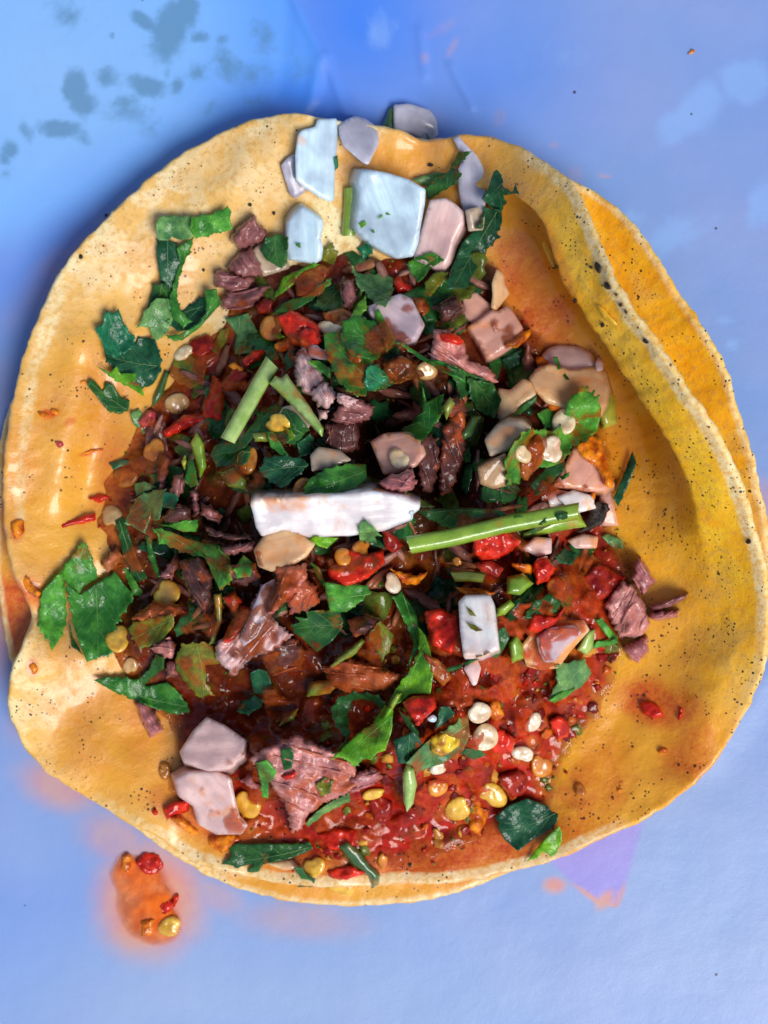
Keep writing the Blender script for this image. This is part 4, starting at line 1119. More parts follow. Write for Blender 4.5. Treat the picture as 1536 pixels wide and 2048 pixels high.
meat('F', "1080 780 1200 760 1280 870 1270 1000 1230 1110 1140 980 1090 870", 'dk', 'dark glossy beef chunk right of the amber seed at the left', stain=.3, fiber=60)
meat('F', "780 1130 920 1030 1080 1050 1110 1100 1000 1130 850 1150", 'ob', 'sauce browned beef chunk that carries the amber seed', stain=.6, fiber=-20)
meat('F', "900 1310 1020 1240 1060 1290 1040 1370 960 1370", 'pk', 'pink beef bit below the folded olive leaf at the lower left', stain=.3)
meat('F', "990 1400 1050 1380 1070 1470 1000 1490", 'pp', 'small purple beef scrap above the dark pointed leaf at the lower left', stain=.3)
meat('K', "210 200 270 180 330 250 380 360 300 410 250 310", 'mg', 'purple beef wedge by the left rim below the dark pointed leaf', stain=.2, fiber=60)
meat('C', "930 310 950 240 1080 150 1095 200 1150 240 1140 290 1060 340 990 360", 'pp', 'topmost purple beef chunk by the folded leaf at the upper left', stain=0, fiber=-50, lift=.8)
meat('C', "910 470 980 380 1060 335 1115 440 1130 520 1000 530", 'pp', 'purple beef chunk left of the small grey onion at the top', stain=0, fiber=60, lift=.4)
meat('C', "835 490 900 480 970 515 1080 520 1060 590 960 610 850 580", 'pp', 'purple beef strip with a blunt pale end at the upper left', stain=0, fiber=5, lift=.5)
meat('C', "870 660 930 600 1060 590 1180 570 1110 660 1060 705 890 715", 'pp', 'purple beef strip lying lowest of the upper left bunch', stain=.1, fiber=-10, lift=.3)
meat('D', "1000 1240 1130 1180 1180 1260 1100 1330 1020 1330", 'dk', 'dark beef scrap in the shade under the tall dark leaf at the right', stain=.1)
meat('D', "420 1090 500 1070 520 1180 470 1280 430 1240", 'pp', 'dark brown beef strip left of the pale spotted leaf', stain=.2, fiber=80)
meat('H', "150 560 330 560 360 640 260 700 150 660", 'dk', 'dark beef chunk below the mauve strip left of centre', stain=.3)
meat('H', "500 740 620 640 700 700 720 800 620 850 540 860", 'pp', 'dark purple beef lump right of the orange fat strip', stain=.4, fiber=-60)
meat('H', "880 900 1000 860 1100 900 1060 980 920 1000", 'dk', 'dark wet beef below the red salsa lump at the centre', stain=.3)
meat('H', "740 1180 900 1130 1080 1190 1230 1230 1120 1330 900 1340 780 1290", 'ob', 'wide sauce browned beef slab left of the tall curved leaf', stain=.6, fiber=15, th=2.2)
meat('H', "330 1080 560 1000 640 1090 600 1200 420 1230", 'dk', 'dark beef mass in the shadow below the silvery meat', stain=.3)
meat('G', "1000 1100 1080 1050 1215 1010 1245 1110 1170 1160 1060 1140", 'mg', 'magenta beef bit under the seeded onion dice at the centre', stain=.1, lift=1)

# seeds
SEEDS = [
 (367, 706, 44, 27, -32, 'cr', 'cream seed lying on the sauced olive leaf at the left', .05), (355, 808, 48, 46, 20, 'tn', 'tan round seed left of the upright red chili', .2), (556, 846, 52, 38, 0, 'ye', 'bright yellow seed right of the thick pale stalk', .1),
 (307, 902, 40, 54, 10, 'oo', 'orange seed at the end of the long red wedge', .45), (250, 955, 46, 42, 0, 'am', 'amber seed sunk in salsa by the left tortilla', .3), (224, 1032, 40, 48, -20, 'tn', 'tan seed beside the dark strip leaf at the left', .2),
 (333, 1187, 52, 56, 0, 'ye', 'amber-yellow seed on the browned beef chunk at the left', .25), (235, 1277, 46, 58, -5, 'ye', 'yellow seed on the broad dark-veined leaf', .1), (660, 656, 50, 28, 4, 'cr', 'cream seed with a red top above the big ragged leaf', .3),
 (543, 657, 50, 48, 20, 'oo', 'fat orange seed above the thick pale stalk', .4), (798, 917, 44, 40, 40, 'cr', 'cream heart shaped seed on the pink central dice', .15), (853, 742, 46, 38, 10, 'tn', 'pinkish seed below the long curved leaf', .3),
 (1128, 843, 46, 54, 30, 'cr', 'upper cream seed on the serrated leaf', .1), (1103, 900, 50, 54, 10, 'wh', 'largest round seed on the serrated leaf', .3), (1046, 908, 32, 40, -20, 'cr', 'smallest seed on the serrated leaf, nearest its stem', .1),
 (785, 1167, 32, 44, -15, 'wh', 'white seed at the top of the tall curved leaf', 0), (686, 1114, 36, 36, 30, 'oo', 'left orange seed in the red lump below the white slice', .3), (722, 1098, 40, 36, -40, 'oo', 'right orange seed in the red lump below the white slice', .3),
 (958, 1425, 46, 46, 30, 'wh', 'white notched seed above the yellow-white one at the lower right', 0), (970, 1475, 54, 54, -20, 'cr', 'yellow-white seed below the white notched one', .22), (1066, 1445, 30, 42, 25, 'wh', 'slender white seed left of the wet red bead', .05),
 (1045, 1508, 48, 30, 10, 'wh', 'white flat seed in the red pool at the lower right', .1), (876, 1537, 36, 24, -20, 'wh', 'small white seed below the sauce wrapped leaf', .1), (875, 1575, 42, 36, 0, 'oo', 'orange seed below the small white one', .2),
 (916, 1618, 50, 50, 0, 'ye', 'pale orange round seed, lowest in the red salsa', .3), (985, 1590, 60, 46, 25, 'ye', 'largest amber seed left of the dark square leaf', .15), (1083, 1532, 44, 46, 0, 'oo', 'orange seed in the clear pool at the lower right', .25),
 (497, 1607, 50, 62, -8, 'ye', 'shiny yellow seed right of the lower onion dice', .05), (747, 1588, 46, 24, -15, 'ye', 'flat yellow seed beside the purple meat tip', .15), (628, 1733, 42, 42, 0, 'ye', 'yellow seed at the bottom rim beside the small dark leaf', .1),
 (340, 1853, 46, 42, 0, 'ye', 'yellow-orange seed in the salsa drip on the paper', .3), (1178, 1130, 18, 42, 15, 'am', 'narrow amber seed left of the deep red lump', .1), (914, 1123, 16, 22, -30, 'am', 'tiny amber seed under the bright red lump', .2),
 (260, 1332, 30, 34, 0, 'tn', 'dull tan seed near the lower left rim', .2), (765, 1722, 22, 32, 10, 'oo', 'small red-orange seed near the bottom rim', .4), (1113, 1172, 40, 38, 0, 'am', 'olive-amber seed below the glossy red cube', .15),
 (330, 1545, 26, 30, 0, 'am', 'dim amber seed left of the lower onion dice', .2), (330, 1533, 20, 16, 40, 'am', 'very small amber seed left of the lower onion dice', .2), (495, 920, 40, 58, 0, 'am', 'brown amber seed in the hollow under the thick pale stalk', .2),
 (605, 985, 44, 60, 20, 'am', 'dull orange seed under the dark ribbed leaf', .4), (684, 1776, 52, 28, 10, 'ye', 'broad amber seed on the lower tortilla edge', .35), (1140, 1270, 30, 26, 0, 'am', 'amber seed above the ringed purple onion', .3), (1160, 1580, 30, 22, 60, 'am', 'dim amber seed at the edge of the clear pool', .3)]
for s_ in SEEDS:
    if s_[5] == 'am': seed(*s_, lift=.1)

# onions, back and bottom
onion('D', "740 30 830 20 960 60 1000 120 1010 210 960 250 900 245 850 205 740 190", 'lv', 'faint lavender onion slice leaning over the top rim right of the pointed stalk', th=1.5, stain=0)
onion('D', "410 160 450 120 510 95 570 110 630 150 650 190 655 260 620 330 590 390 560 380 500 330 440 275 415 215", 'lv', 'rounded lavender onion piece on the top rim beside the tall pale one', th=2.2, stain=0)
onion('D', "65 390 100 350 150 320 230 400 240 520 200 560 150 595 120 570 90 480", 'lv', 'small pale onion wedge tucked under the tall blue-white onion at the top', th=1.8, stain=0)
onion('D', "165 210 190 180 270 160 285 115 400 110 405 200 400 330 390 430 385 605 350 610 290 580 200 520 155 480 150 330", 'wb', 'tall blue-white onion piece on the top rim of the tortilla', th=2.4, stain=0)
onion('D', "1095 230 1130 215 1180 270 1240 330 1290 420 1300 560 1290 640 1270 720 1180 740 1140 600 1120 430 1170 330 1130 300", 'lv', 'long lavender onion slice behind the dark leaf at the top right', th=1.6, stain=0)
onion('D', "1170 660 1250 640 1290 700 1280 780 1190 790", 'gy', 'dim grey onion bit between the white dice and the tall dark leaf', th=2, stain=.1)
onion('C', "1065 360 1110 320 1180 310 1270 390 1290 470 1130 520 1100 450", 'gy', 'small beige onion piece under the dark leaf beside the flecked dice', th=2)
onion('D', "1150 1180 1230 1150 1330 1230 1320 1330 1230 1350 1160 1310", 'pk', 'pink onion piece behind the peach strip at the right', th=2.4, stain=.1)
onion('E', "220 340 300 290 370 235 400 250 470 210 520 280 560 350 540 430 440 500 370 540 340 540 290 440", 'pk', 'large smooth pink onion dice under the raised right rim', th=4, stain=.25, lift=.6)
onion('E', "370 80 400 -10 440 20 450 90 480 140 440 190 400 250 365 230 375 150", 'pe', 'upright peach onion strip standing in the shade of the right rim', th=1.8, stain=.35, lift=3.2)
onion('G', "600 930 650 880 780 900 850 960 720 1010 610 1030", 'gy', 'grey translucent onion under the green leaf above the white slice', th=2, stain=.15)
onion('G', "440 640 520 620 610 740 580 790 480 760 400 700", 'gy', 'grey onion sliver between the two pale stalks and the yellow seed', th=1.6, stain=0)
onion('K', "475 490 560 360 640 280 750 330 880 420 870 510 780 590 650 605 500 555", 'wp', 'lavender-pink onion dice, upper of the two at the lower left', th=4.2, stain=.12, edge=11)
onion('K', "445 650 520 610 700 605 790 650 810 760 840 880 890 930 850 985 700 990 590 930 560 820 470 760", 'wp', 'large pale pink onion dice, lower of the two at the lower left', th=4.5, stain=.22, edge=11)
onion('K', "1000 1160 1150 1135 1200 1185 1110 1205", 'pe', 'amber onion sliver under the dark bottom leaf at the tortilla edge', th=1.2, stain=.3)
onion('I', "790 470 870 400 970 410 970 500 880 520", 'wp', 'pale onion bit under the long green stalk', th=2, stain=.3)
onion('I', "1060 420 1160 380 1250 400 1240 470 1110 470", 'wp', 'pink-white onion bit under the burnt curl', th=2, stain=.4)
onion('I', "780 1060 860 960 960 910 1160 900 1200 960 1090 1080 1010 1190 900 1200 820 1180", 'pe', 'orange stained onion base under the ringed purple onion', th=2, stain=.6)
onion('I', "880 1010 950 950 1100 930 1150 980 1060 1060 990 1150 930 1155 895 1090", 'ss', 'purple onion piece with fine curved rings, right of the white dice', th=2.6, stain=.12, lift=.3)
onion('E', "700 1350 760 1320 880 1335 970 1370 1000 1430 880 1460 850 1400 720 1425", 'wh', 'white onion edge above the tip of the long green stalk', th=2.4, stain=.35)
onion('E', "1020 1330 1090 1330 1110 1440 1130 1536 1030 1536 1010 1440", 'pk', 'pink onion strip right of the burnt curl', th=1.6, stain=.4)
onion('E', "740 1290 800 1190 860 1060 950 990 1010 1000 1040 1080 1080 1190 1110 1290 1050 1335 900 1325", 'pk', 'pink onion wedge capped with red sauce near the right wall', th=4.5, stain=.35, lift=.6)
onion('E', "590 650 640 590 720 560 850 600 1000 570 1050 590 1075 700 1060 800 1020 860 860 880 780 820 690 790 620 715", 'pe', 'large peach onion dice by the right wall, body under the shiny cap', th=4.2, stain=.32, lift=.4)
onion('E', "640 590 670 510 710 470 770 450 890 460 960 500 990 570 930 640 850 670 760 615", 'wp', 'shiny curved onion cap on the big peach dice by the right wall', th=2.8, stain=.15, lift=-1.2)
onion('E', "990 560 1010 525 1040 545 1040 600 1000 610", 'wp', 'tiny onion nub right of the shiny cap', th=1.2)
onion('E', "410 710 480 720 560 650 605 670 640 750 560 800 500 860 420 910 395 850", 'pe', 'peach translucent onion left of the big peach dice', th=2.4, stain=.3)
onion('E', "325 1020 400 930 470 895 560 900 610 950 540 1010 470 1085 360 1120", 'gy', 'grey onion dice, upper of the pair left of the seeded leaf', th=3, stain=.08)
onion('E', "285 1190 380 1135 455 1100 470 1200 490 1290 380 1315 300 1285", 'bn', 'brown-grey onion dice, lower of the pair left of the seeded leaf', th=3, stain=.2)
onion('G', "960 850 1040 800 1180 790 1270 830 1290 930 1230 1000 1140 1035 1040 1050 1000 950", 'pk', 'brownish pink onion dice carrying one seed at the centre', th=3.6, stain=.35, lift=.5)
onion('D', "580 1240 640 1215 780 1160 850 1190 900 1290 930 1350 880 1440 800 1455 740 1440 690 1340 600 1290", 'ss', 'glossy bluish onion hump above the centre beside the purple beef', th=3.6, stain=.1, edge=14)
meat('E', "20 350 120 370 200 420 230 540 300 560 370 600 410 670 340 690 220 610 100 600 0 560", 'pk', 'pink beef chunk right of the glossy onion hump', stain=.3, fiber=40)

# left and upper leaves low in the heap
slab('C', "470 1240 540 1080 570 1090 525 1240 460 1310", 'dk', 'dark slim stalk under the left leaves', th=1)
leaf('C', "900 770 1040 740 1095 850 1060 985 950 985 970 870", 'pg', 'grey-green veined leaf at the upper left beside the orange seed', stain=.35, curl=.6)
leaf('C', "820 965 870 840 925 825 915 900 855 985", 'ol', 'narrow olive leaf standing left of the grey-green veined one', stain=.4)
leaf('C', "565 1110 600 1000 700 990 790 1050 770 1150 700 1195 620 1160", 'ol', 'olive leaf smothered in brown sauce at the left', stain=.62, curl=.8)
leaf('C', "490 295 600 305 650 420 620 480 590 600 570 670 500 645 512 540 490 400", 'dt', 'dark teal leaf strip hanging down at the upper left', stain=0, lift=1.0)
leaf('C', "480 232 495 165 560 150 700 155 712 200 705 285 640 302 600 290 580 280 560 305 500 302", 'pg', 'pale folded leaf flap at the top of the hanging strip', stain=.1, lift=2.2, veins=True)
leaf('C', "700 160 830 140 870 120 915 95 940 130 930 170 945 230 910 250 850 260 800 280 720 292 690 230", 'lg', 'notched light leaf pointing right at the upper left', stain=.05, lift=2.0)
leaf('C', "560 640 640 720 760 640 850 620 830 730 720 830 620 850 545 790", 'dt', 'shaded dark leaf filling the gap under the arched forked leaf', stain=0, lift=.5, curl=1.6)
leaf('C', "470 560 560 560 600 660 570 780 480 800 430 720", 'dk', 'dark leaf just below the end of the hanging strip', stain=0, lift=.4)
leaf('C', "610 350 715 275 695 370 660 430 620 560 615 640 640 730 705 790 650 830 580 765 558 660 590 560 630 440", 'md', 'long twisted leaf beside the dark hanging strip', stain=.05, lift=1.4, curl=2)
leaf('C', "365 830 420 720 480 650 560 650 590 770 555 860 480 915 440 820", 'pg', 'broad grey-green leaf below the hanging strip', stain=.05, lift=.8)
leaf('C', "530 870 620 865 720 815 785 740 780 600 850 590 855 625 880 680 820 745 745 830 640 905 590 905", 'md', 'arched leaf with a forked tip sweeping right at the upper left', stain=.1, lift=1.5)
leaf('C', "180 985 340 950 380 880 480 895 522 1000 522 1080 470 1165 410 1195 330 1130 220 1070 190 1030", 'dt', 'large dark round leaf lying on the left tortilla', stain=.05, lift=.8, curl=2.0)
leaf('C', "115 830 170 800 165 770 190 722 230 742 260 710 290 790 330 850 370 890 340 960 230 1010 180 980 160 910", 'te', 'bright teal scalloped leaf on the left tortilla', stain=0, lift=1.2, curl=1.8)
leaf('C', "70 1170 90 1135 130 1150 165 1205 190 1145 230 1170 280 1250 330 1260 320 1330 250 1347 190 1322 130 1240", 'dk', 'dark three lobed leaf on the left tortilla', stain=0, lift=.6)
leaf('C', "120 1050 210 1095 250 1058 270 1100 370 1100 360 1150 310 1160 400 1182 420 1242 340 1192 240 1145", 'br', 'small bright jagged leaf above the dark three lobed one', stain=0, lift=2.0)
leaf('C', "330 1340 380 1305 402 1340 385 1390 432 1450 410 1465 350 1405", 'pg', 'tiny pale leaf scrap beside the pink chili at the left', stain=0)
leaf('F', "650 200 700 180 800 178 790 205 710 222 680 242", 'te', 'tiny teal leaf scrap above the amber seeds at the left', stain=0)
leaf('F', "800 320 870 308 935 340 820 395", 'pg', 'faint grey-green leaf edge above the folded pale leaf', stain=.2)

# top leaves, behind the white dice
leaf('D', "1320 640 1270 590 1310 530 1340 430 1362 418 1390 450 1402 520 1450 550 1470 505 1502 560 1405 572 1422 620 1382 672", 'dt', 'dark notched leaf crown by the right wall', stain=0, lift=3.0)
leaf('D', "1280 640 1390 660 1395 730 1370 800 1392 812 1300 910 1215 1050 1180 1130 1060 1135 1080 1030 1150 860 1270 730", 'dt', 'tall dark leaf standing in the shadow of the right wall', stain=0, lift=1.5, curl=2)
leaf('D', "850 480 1000 430 1065 440 945 522", 'pg', 'pale leaf back behind the big blue onion', stain=0, lift=1)
leaf('D', "930 530 1060 440 1130 310 1212 308 1150 372 1095 402 1158 440 1120 500 1020 560 945 600", 'dk', 'dark pointed leaf behind the big blue onion', stain=0, lift=1.6, curl=1.8)
leaf('B', "165 530 178 545 190 560 175 563", 'dk', 'tiny dark leaf fleck on the faint onion at the top rim', stain=0, veins=False)
slab('D', "662 175 690 110 718 40 746 40 735 110 737 186", 'dk', 'dark pointed stalk tip sticking out over the top rim', th=1.4, stain=0, lift=.6)
leaf('D', "385 345 405 330 412 400 392 425", 'te', 'small teal leaf fleck on the tall blue-white onion', stain=0, veins=False)
stalk('D', "485 525 480 660 468 815", 13, 'gr', 'green stalk showing left of the big blue onion', stain=0)
onion('D', "960 600 1050 585 1110 620 1165 670 1165 740 1110 850 1080 960 1050 1015 1000 1020 860 950 890 850 930 700", 'wp', 'white onion dice leaning on the right side of the big blue onion', th=4, stain=0, lift=1.5, edge=10)
onion('D', "545 420 600 420 700 435 830 475 935 535 930 620 905 760 890 860 860 940 760 955 650 900 560 835 505 780 520 640 530 560 520 490", 'wb', 'largest blue-white square onion dice at the top of the heap', th=4.2, stain=-.2, lift=2.2, tilt=(.05, -.12), edge=5)
onion('D', "100 740 130 690 185 640 210 645 320 720 320 760 305 830 320 890 310 960 270 985 110 960 95 900", 'wb', 'blue-grey onion dice flecked with two green specks', th=3.6, stain=-.1, lift=1.2)
leaf('C', "1110 360 1150 280 1235 260 1282 290 1272 440 1240 472 1150 422", 'dk', 'dark leaf wedged left of the flecked onion dice', stain=0, lift=1.5)
leaf('D', "155 865 180 855 185 885 165 895", 'md', 'little green speck on the flecked onion dice', stain=0, veins=False)
leaf('D', "490 775 530 740 572 722 578 748 510 800", 'br', 'short bright stem splinter on the lower left of the big blue onion', stain=0, veins=False)
leaf('D', "650 722 660 690 700 675 730 690 690 690 668 705", 'br', 'thin curled green shaving on the face of the big blue onion', stain=0, veins=False, step=3)
leaf('D', "600 785 625 778 645 790 620 798", 'md', 'tiny dark shaving low on the face of the big blue onion', stain=0, veins=False, step=3)
leaf('D', "520 890 580 845 620 900 610 950 570 972", 'te', 'teal leaf tip under the bottom of the big blue onion', stain=0)
leaf('D', "440 920 500 905 600 980 610 1022 550 1032 490 985", 'dk', 'dark leaf fold below the teal leaf tip', stain=0)
leaf('D', "320 900 375 850 385 900 412 910 382 990 300 962", 'ol', 'star shaped olive leaf tip right of the flecked onion dice', stain=0)
leaf('D', "310 1130 430 1090 442 1260 330 1272 260 1232", 'dk', 'dark leaf under the brown salsa clump above the centre', stain=.15)
leaf('D', "825 970 900 930 970 912 1022 935 1046 960 960 1012 930 1062 890 1096 840 1032", 'md', 'rounded green leaf under the corner of the white onion dice', stain=.05, lift=.6)
leaf('D', "930 1090 990 1030 1072 1030 1040 1090 960 1182 930 1152", 'ol', 'olive translucent leaf below the rounded green one', stain=.1)
leaf('D', "470 960 530 1040 640 1042 660 1010 690 1040 740 1070 740 1160 700 1242 640 1232 590 1190 560 1140 550 1182 520 1100", 'pg', 'pale leaf with dark spots and ragged lower edge above the centre', stain=.2, lift=.8)
chili('C', "1310 520 1380 460 1480 440 1530 470 1500 580 1420 625 1330 645", 'bn', 'brown-red salsa clump framed by leaves above the centre', th=2.6)
leaf('D', "20 1180 80 1060 170 1020 260 975 302 985 180 1042 120 1130 32 1188", 'br', 'bright frilled leaf curving around the brown salsa clump', stain=0, lift=.8)
leaf('D', "10 1290 90 1210 220 1170 340 1080 372 1065 360 1112 250 1202 150 1262 40 1292", 'lg', 'long wet leaf strip under the brown salsa clump', stain=.1, lift=.8)
chili('D', "730 1090 770 1050 800 1090 850 1110 870 1160 760 1160", 'rd', 'red chili bit on the ragged edge of the spotted leaf', th=2)
chili('D', "850 1180 930 1190 960 1260 920 1300 880 1270", 'bn', 'brown-red chili bit on the glossy onion hump', th=1.4)

# red and brown chili lumps of the upper left and centre
chili('C', "1080 690 1130 650 1200 660 1180 740 1100 750", 'dr', 'dark red chili lump right of the purple beef strips', th=2)
chili('C', "1200 760 1300 715 1460 800 1490 900 1400 950 1300 930 1250 850", 'rd', 'lumpy red salsa mound above the pale stalk', th=2.6, lumps=(1.4, 18))
chili('C', "1480 740 1600 700 1700 760 1650 830 1520 850", 'bn', 'brown-red lumpy salsa patch right of the orange seed', th=2.2)
chili('G', "540 180 620 170 680 250 600 300 530 260", 'rd', 'red chili patch left of the pale red-topped seed', th=1.6)
chili('C', "870 1160 960 1060 1050 1100 970 1200 900 1210", 'dr', 'dark red chili chunk left of the pale stalk', th=1.8)
chili('C', "1000 1020 1080 955 1140 960 1110 1020 1020 1065", 'rd', 'bright red chili strip near the top of the pale stalk', th=1.6)
chili('C', "920 1045 960 1030 1020 1075 1000 1105 930 1075", 'oo', 'small orange chili fragment below the bright red strip', th=1.2)
chili('C', "830 1110 880 1150 895 1290 880 1385 770 1375 760 1300 800 1220", 'rd', 'upright red chili chunk with an orange edge at the left', th=2.2)
chili('C', "520 1450 650 1350 790 1335 790 1390 650 1440 550 1492", 'rd', 'long red chili wedge pointing left above the orange seed', th=2)
chili('C', "370 1380 450 1310 490 1330 480 1400 400 1432", 'pk', 'pink-red chili bit beside the tiny pale leaf scrap', th=1.6)
chili('C', "680 900 800 860 860 960 760 1010 690 980", 'dr', 'dark chili smear right of the cream seed at the left', th=1.2)
chili('C', "1190 930 1240 900 1302 900 1285 960 1212 975", 'oo', 'round orange-red chili bit below the orange seed', th=2, lift=.5)
leaf('C', "1190 865 1230 855 1260 880 1215 895", 'br', 'tiny bright leaf chip on the orange seed', stain=.1, veins=False)
chili('G', "1030 380 1150 330 1230 380 1240 470 1130 500 1050 460", 'bn', 'bubbly dark red salsa clump right of the big central leaf', th=2.2, lumps=(1.3, 13))

# centre leaves
leaf('D', "480 1310 520 1230 575 1165 585 1240 550 1300 552 1380 605 1430 520 1425 470 1370", 'br', 'glossy bright curved leaf rib above the central leaf', stain=.05, lift=1.4)
leaf('G', "985 70 1010 50 1080 180 1115 250 1060 312 1020 212", 'md', 'pointed leaf lying against the glossy onion hump', stain=.1, lift=1)
leaf('G', "1110 250 1150 255 1240 310 1310 355 1400 370 1536 425 1536 500 1400 432 1250 350", 'md', 'long curved leaf trailing right across the pink beef', stain=.1, lift=1.3)
leaf('G', "1400 380 1560 440 1640 470 1700 500 1640 560 1560 560 1500 600 1480 510", 'dk', 'dark end of the long curved leaf above the grey hollow', stain=.05, lift=.6)
meat('G', "510 330 560 270 600 340 680 450 690 500 580 575 515 500", 'li', 'pale lilac beef chunk right of the pale stalks', stain=.05, fiber=70, lift=1)
meat('G', "590 560 690 480 775 575 700 655 640 632", 'li', 'pale orange-flecked beef scrap below the lilac chunk', stain=.22, lift=1.2, fiber=70)
meat('G', "760 560 800 560 890 600 830 645 770 620", 'li', 'small mauve beef scrap right of the orange-flecked one', stain=0, lift=.8)
meat('G', "640 650 710 670 700 720 660 720", 'li', 'little white beef tip at the bottom of the lilac chunk', stain=.1, lift=.8)
onion('O', "560 150 640 140 690 190 780 210 750 290 640 280 560 260", 'ss', 'blue-grey glossy onion shard above the lilac beef chunk', th=1.6, stain=0)
leaf('G', "680 200 780 190 860 250 970 320 982 380 1040 440 1112 500 1040 540 950 550 920 588 860 570 800 530 760 480 720 400 690 300", 'md', 'big ragged wet leaf above the central hole', stain=.42, lift=1.6, curl=2.0)
leaf('G', "940 400 1000 380 1112 500 1040 538 950 548 920 500", 'te', 'smooth teal-green lobe on the right of the big ragged leaf', stain=.0, lift=.6)
leaf('G', "580 365 650 362 722 410 722 472 660 432", 'lg', 'small glossy leaf tip left of the big ragged leaf', stain=.05, lift=1)
leaf('G', "445 340 490 268 512 290 492 400 452 432", 'dt', 'small dark leaf at the top end of the pale stalk', stain=0, lift=.8)
chili('G', "810 290 850 275 865 320 830 335", 'dr', 'tiny dark red chili bit on the big ragged leaf', th=1)

# left-centre greens under the stalks
leaf('C', "1090 1330 1200 1280 1330 1340 1410 1440 1320 1530 1180 1500 1100 1430", 'dk', 'broad dark wet leaf spread beneath the two pale stalks', stain=.1, lift=.4, curl=2)
leaf('F', "1260 150 1290 90 1400 60 1510 100 1490 200 1390 230 1300 220", 'dk', 'dark rumpled leaf left of the dark teal leaf in the hollow', stain=.1, lift=.4, curl=2)
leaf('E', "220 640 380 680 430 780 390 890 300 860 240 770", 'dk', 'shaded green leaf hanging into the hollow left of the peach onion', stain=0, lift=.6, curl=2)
leaf('D', "430 1330 520 1290 640 1330 720 1450 640 1560 500 1540 420 1450", 'md', 'large wet leaf underneath the red-topped cream seed', stain=.25, lift=.5, curl=2)
leaf('G', "20 880 170 850 240 760 320 655 305 760 220 880 140 920 60 925", 'dk', 'dark wet leaf running under the pale stalk', stain=.1, lift=.5)
slab('G', "250 800 340 790 360 850 270 850", 'ol', 'faint grey-green stalk piece under the yellow seed', th=1)
leaf('G', "340 790 380 790 470 930 442 942 362 880", 'md', 'narrow glossy leaf sliver below the yellow seed', stain=.05, lift=.8)
leaf('G', "440 760 490 780 510 830 470 850", 'br', 'small bright stem scrap tucked under the yellow seed', stain=.3, veins=False)
leaf('G', "290 1030 330 940 440 930 570 950 590 1000 500 1080 440 1132 360 1092", 'dt', 'large dark teal leaf in the hollow below the stalks', stain=.05, lift=.3, curl=2)
leaf('G', "520 860 600 800 625 830 600 930 540 940", 'dt', 'dark wet leaf right of the dark teal leaf', stain=.1)
slab('G', "60 1040 140 1005 220 1080 215 1140 110 1120", 'ol', 'fuzzy olive stalk end left of the white onion slice', th=1.6)
slab('F', "1140 80 1180 15 1225 80 1240 220 1200 292 1170 180", 'gr', 'leaning olive stalk chip left of the dark wet leaf', th=1.4)
leaf('F', "1105 300 1130 170 1160 180 1190 330 1140 352", 'md', 'small leaf beside the leaning olive stalk chip', stain=.2)
slab('F', "1085 190 1110 150 1125 190 1110 250", 'yl', 'tiny yellow stalk chip beside the leaning olive one', th=1)

# right-hand greens
leaf('G', "1140 780 1200 740 1270 660 1275 515 1300 610 1405 560 1390 700 1310 805 1270 852", 'md', 'folded ragged leaf right of the central hole', stain=.05, lift=1, curl=2)
slab('G', "1390 640 1440 580 1470 620 1420 720", 'ol', 'dim green stalk piece in the hollow right of the folded leaf', th=1.2, stain=.1)
slab('E', "180 980 250 870 310 880 250 1000 200 1020", 'dk', 'dull green stalk piece deep in the hollow left of the grey onions', th=1.4, stain=0)
slab('E', "1070 680 1110 790 1128 920 1040 955 1015 880", 'yl', 'yellow-green stalk slab beside the big peach onion', th=1.4)
leaf('E', "1100 1370 1150 1250 1215 1085 1240 1160 1180 1315 1130 1425", 'dt', 'thin dark leaf blade lying on the right tortilla wall', stain=0, lift=.8)
leaf('E', "430 540 520 490 562 470 540 562 480 592", 'dt', 'small dark leaf below the smooth pink onion dice', stain=0)
leaf('E', "470 890 560 805 640 748 640 790 540 865", 'dk', 'dark narrow leaf under the peach onion', stain=0)
leaf('E', "735 520 765 520 790 590 840 660 815 660 770 600", 'md', 'thin curled green shaving on the shiny onion cap', stain=.1, lift=.3, veins=False)
leaf('E', "600 1290 680 1200 800 1140 812 1190 720 1290 650 1352", 'dk', 'dark wet leaf lobe below the seeded leaf', stain=.1, lift=.6)
leaf('E', "445 1150 500 1040 560 960 640 950 760 960 800 880 830 780 910 690 945 688 950 730 985 708 985 750 1018 742 1010 790 1028 830 1022 890 1000 972 940 1022 870 1052 800 1150 720 1182 600 1200 530 1288 460 1290", 'lg', 'broad serrated leaf holding three seeds near the right wall', stain=.38, lift=2.0, curl=2.2, fold=(450, 1150, 1000, 750, .6))
leaf('E', "640 860 700 830 800 870 765 940 690 950", 'md', 'small dark green leaf on top of the serrated leaf beside its upper seed', stain=.1, lift=.4)
chili('E', "530 1130 640 980 690 1010 680 1150 580 1270 530 1230", 'bn', 'brown sauce lump between the seeds on the serrated leaf', th=1.4)
chili('E', "700 810 770 800 860 830 800 850 720 850", 'oo', 'orange chili skin above the upper seed on the serrated leaf', th=1)
chili('E', "440 450 560 370 615 348 600 400 520 470", 'oo', 'orange-red chili strip on the smooth pink onion dice', th=1.2)
chili('E', "40 380 140 375 205 420 190 452 80 432", 'rd', 'dark red chili strip on the pink beef chunk', th=1.2)
chili('E', "620 530 660 515 720 545 700 580 640 570", 'oo', 'small orange chili bit on the shiny onion cap', th=1.2)
chili('E', "870 1060 960 985 1025 1010 1045 1090 1105 1260 1090 1315 1050 1290 1000 1180 930 1140", 'oo', 'glossy red-orange chili sheet draped on the pink onion wedge', th=1.3)
leaf('E', "780 1240 840 1208 832 1240 792 1262", 'md', 'tiny leaf chip on the pink onion wedge', stain=0, veins=False)
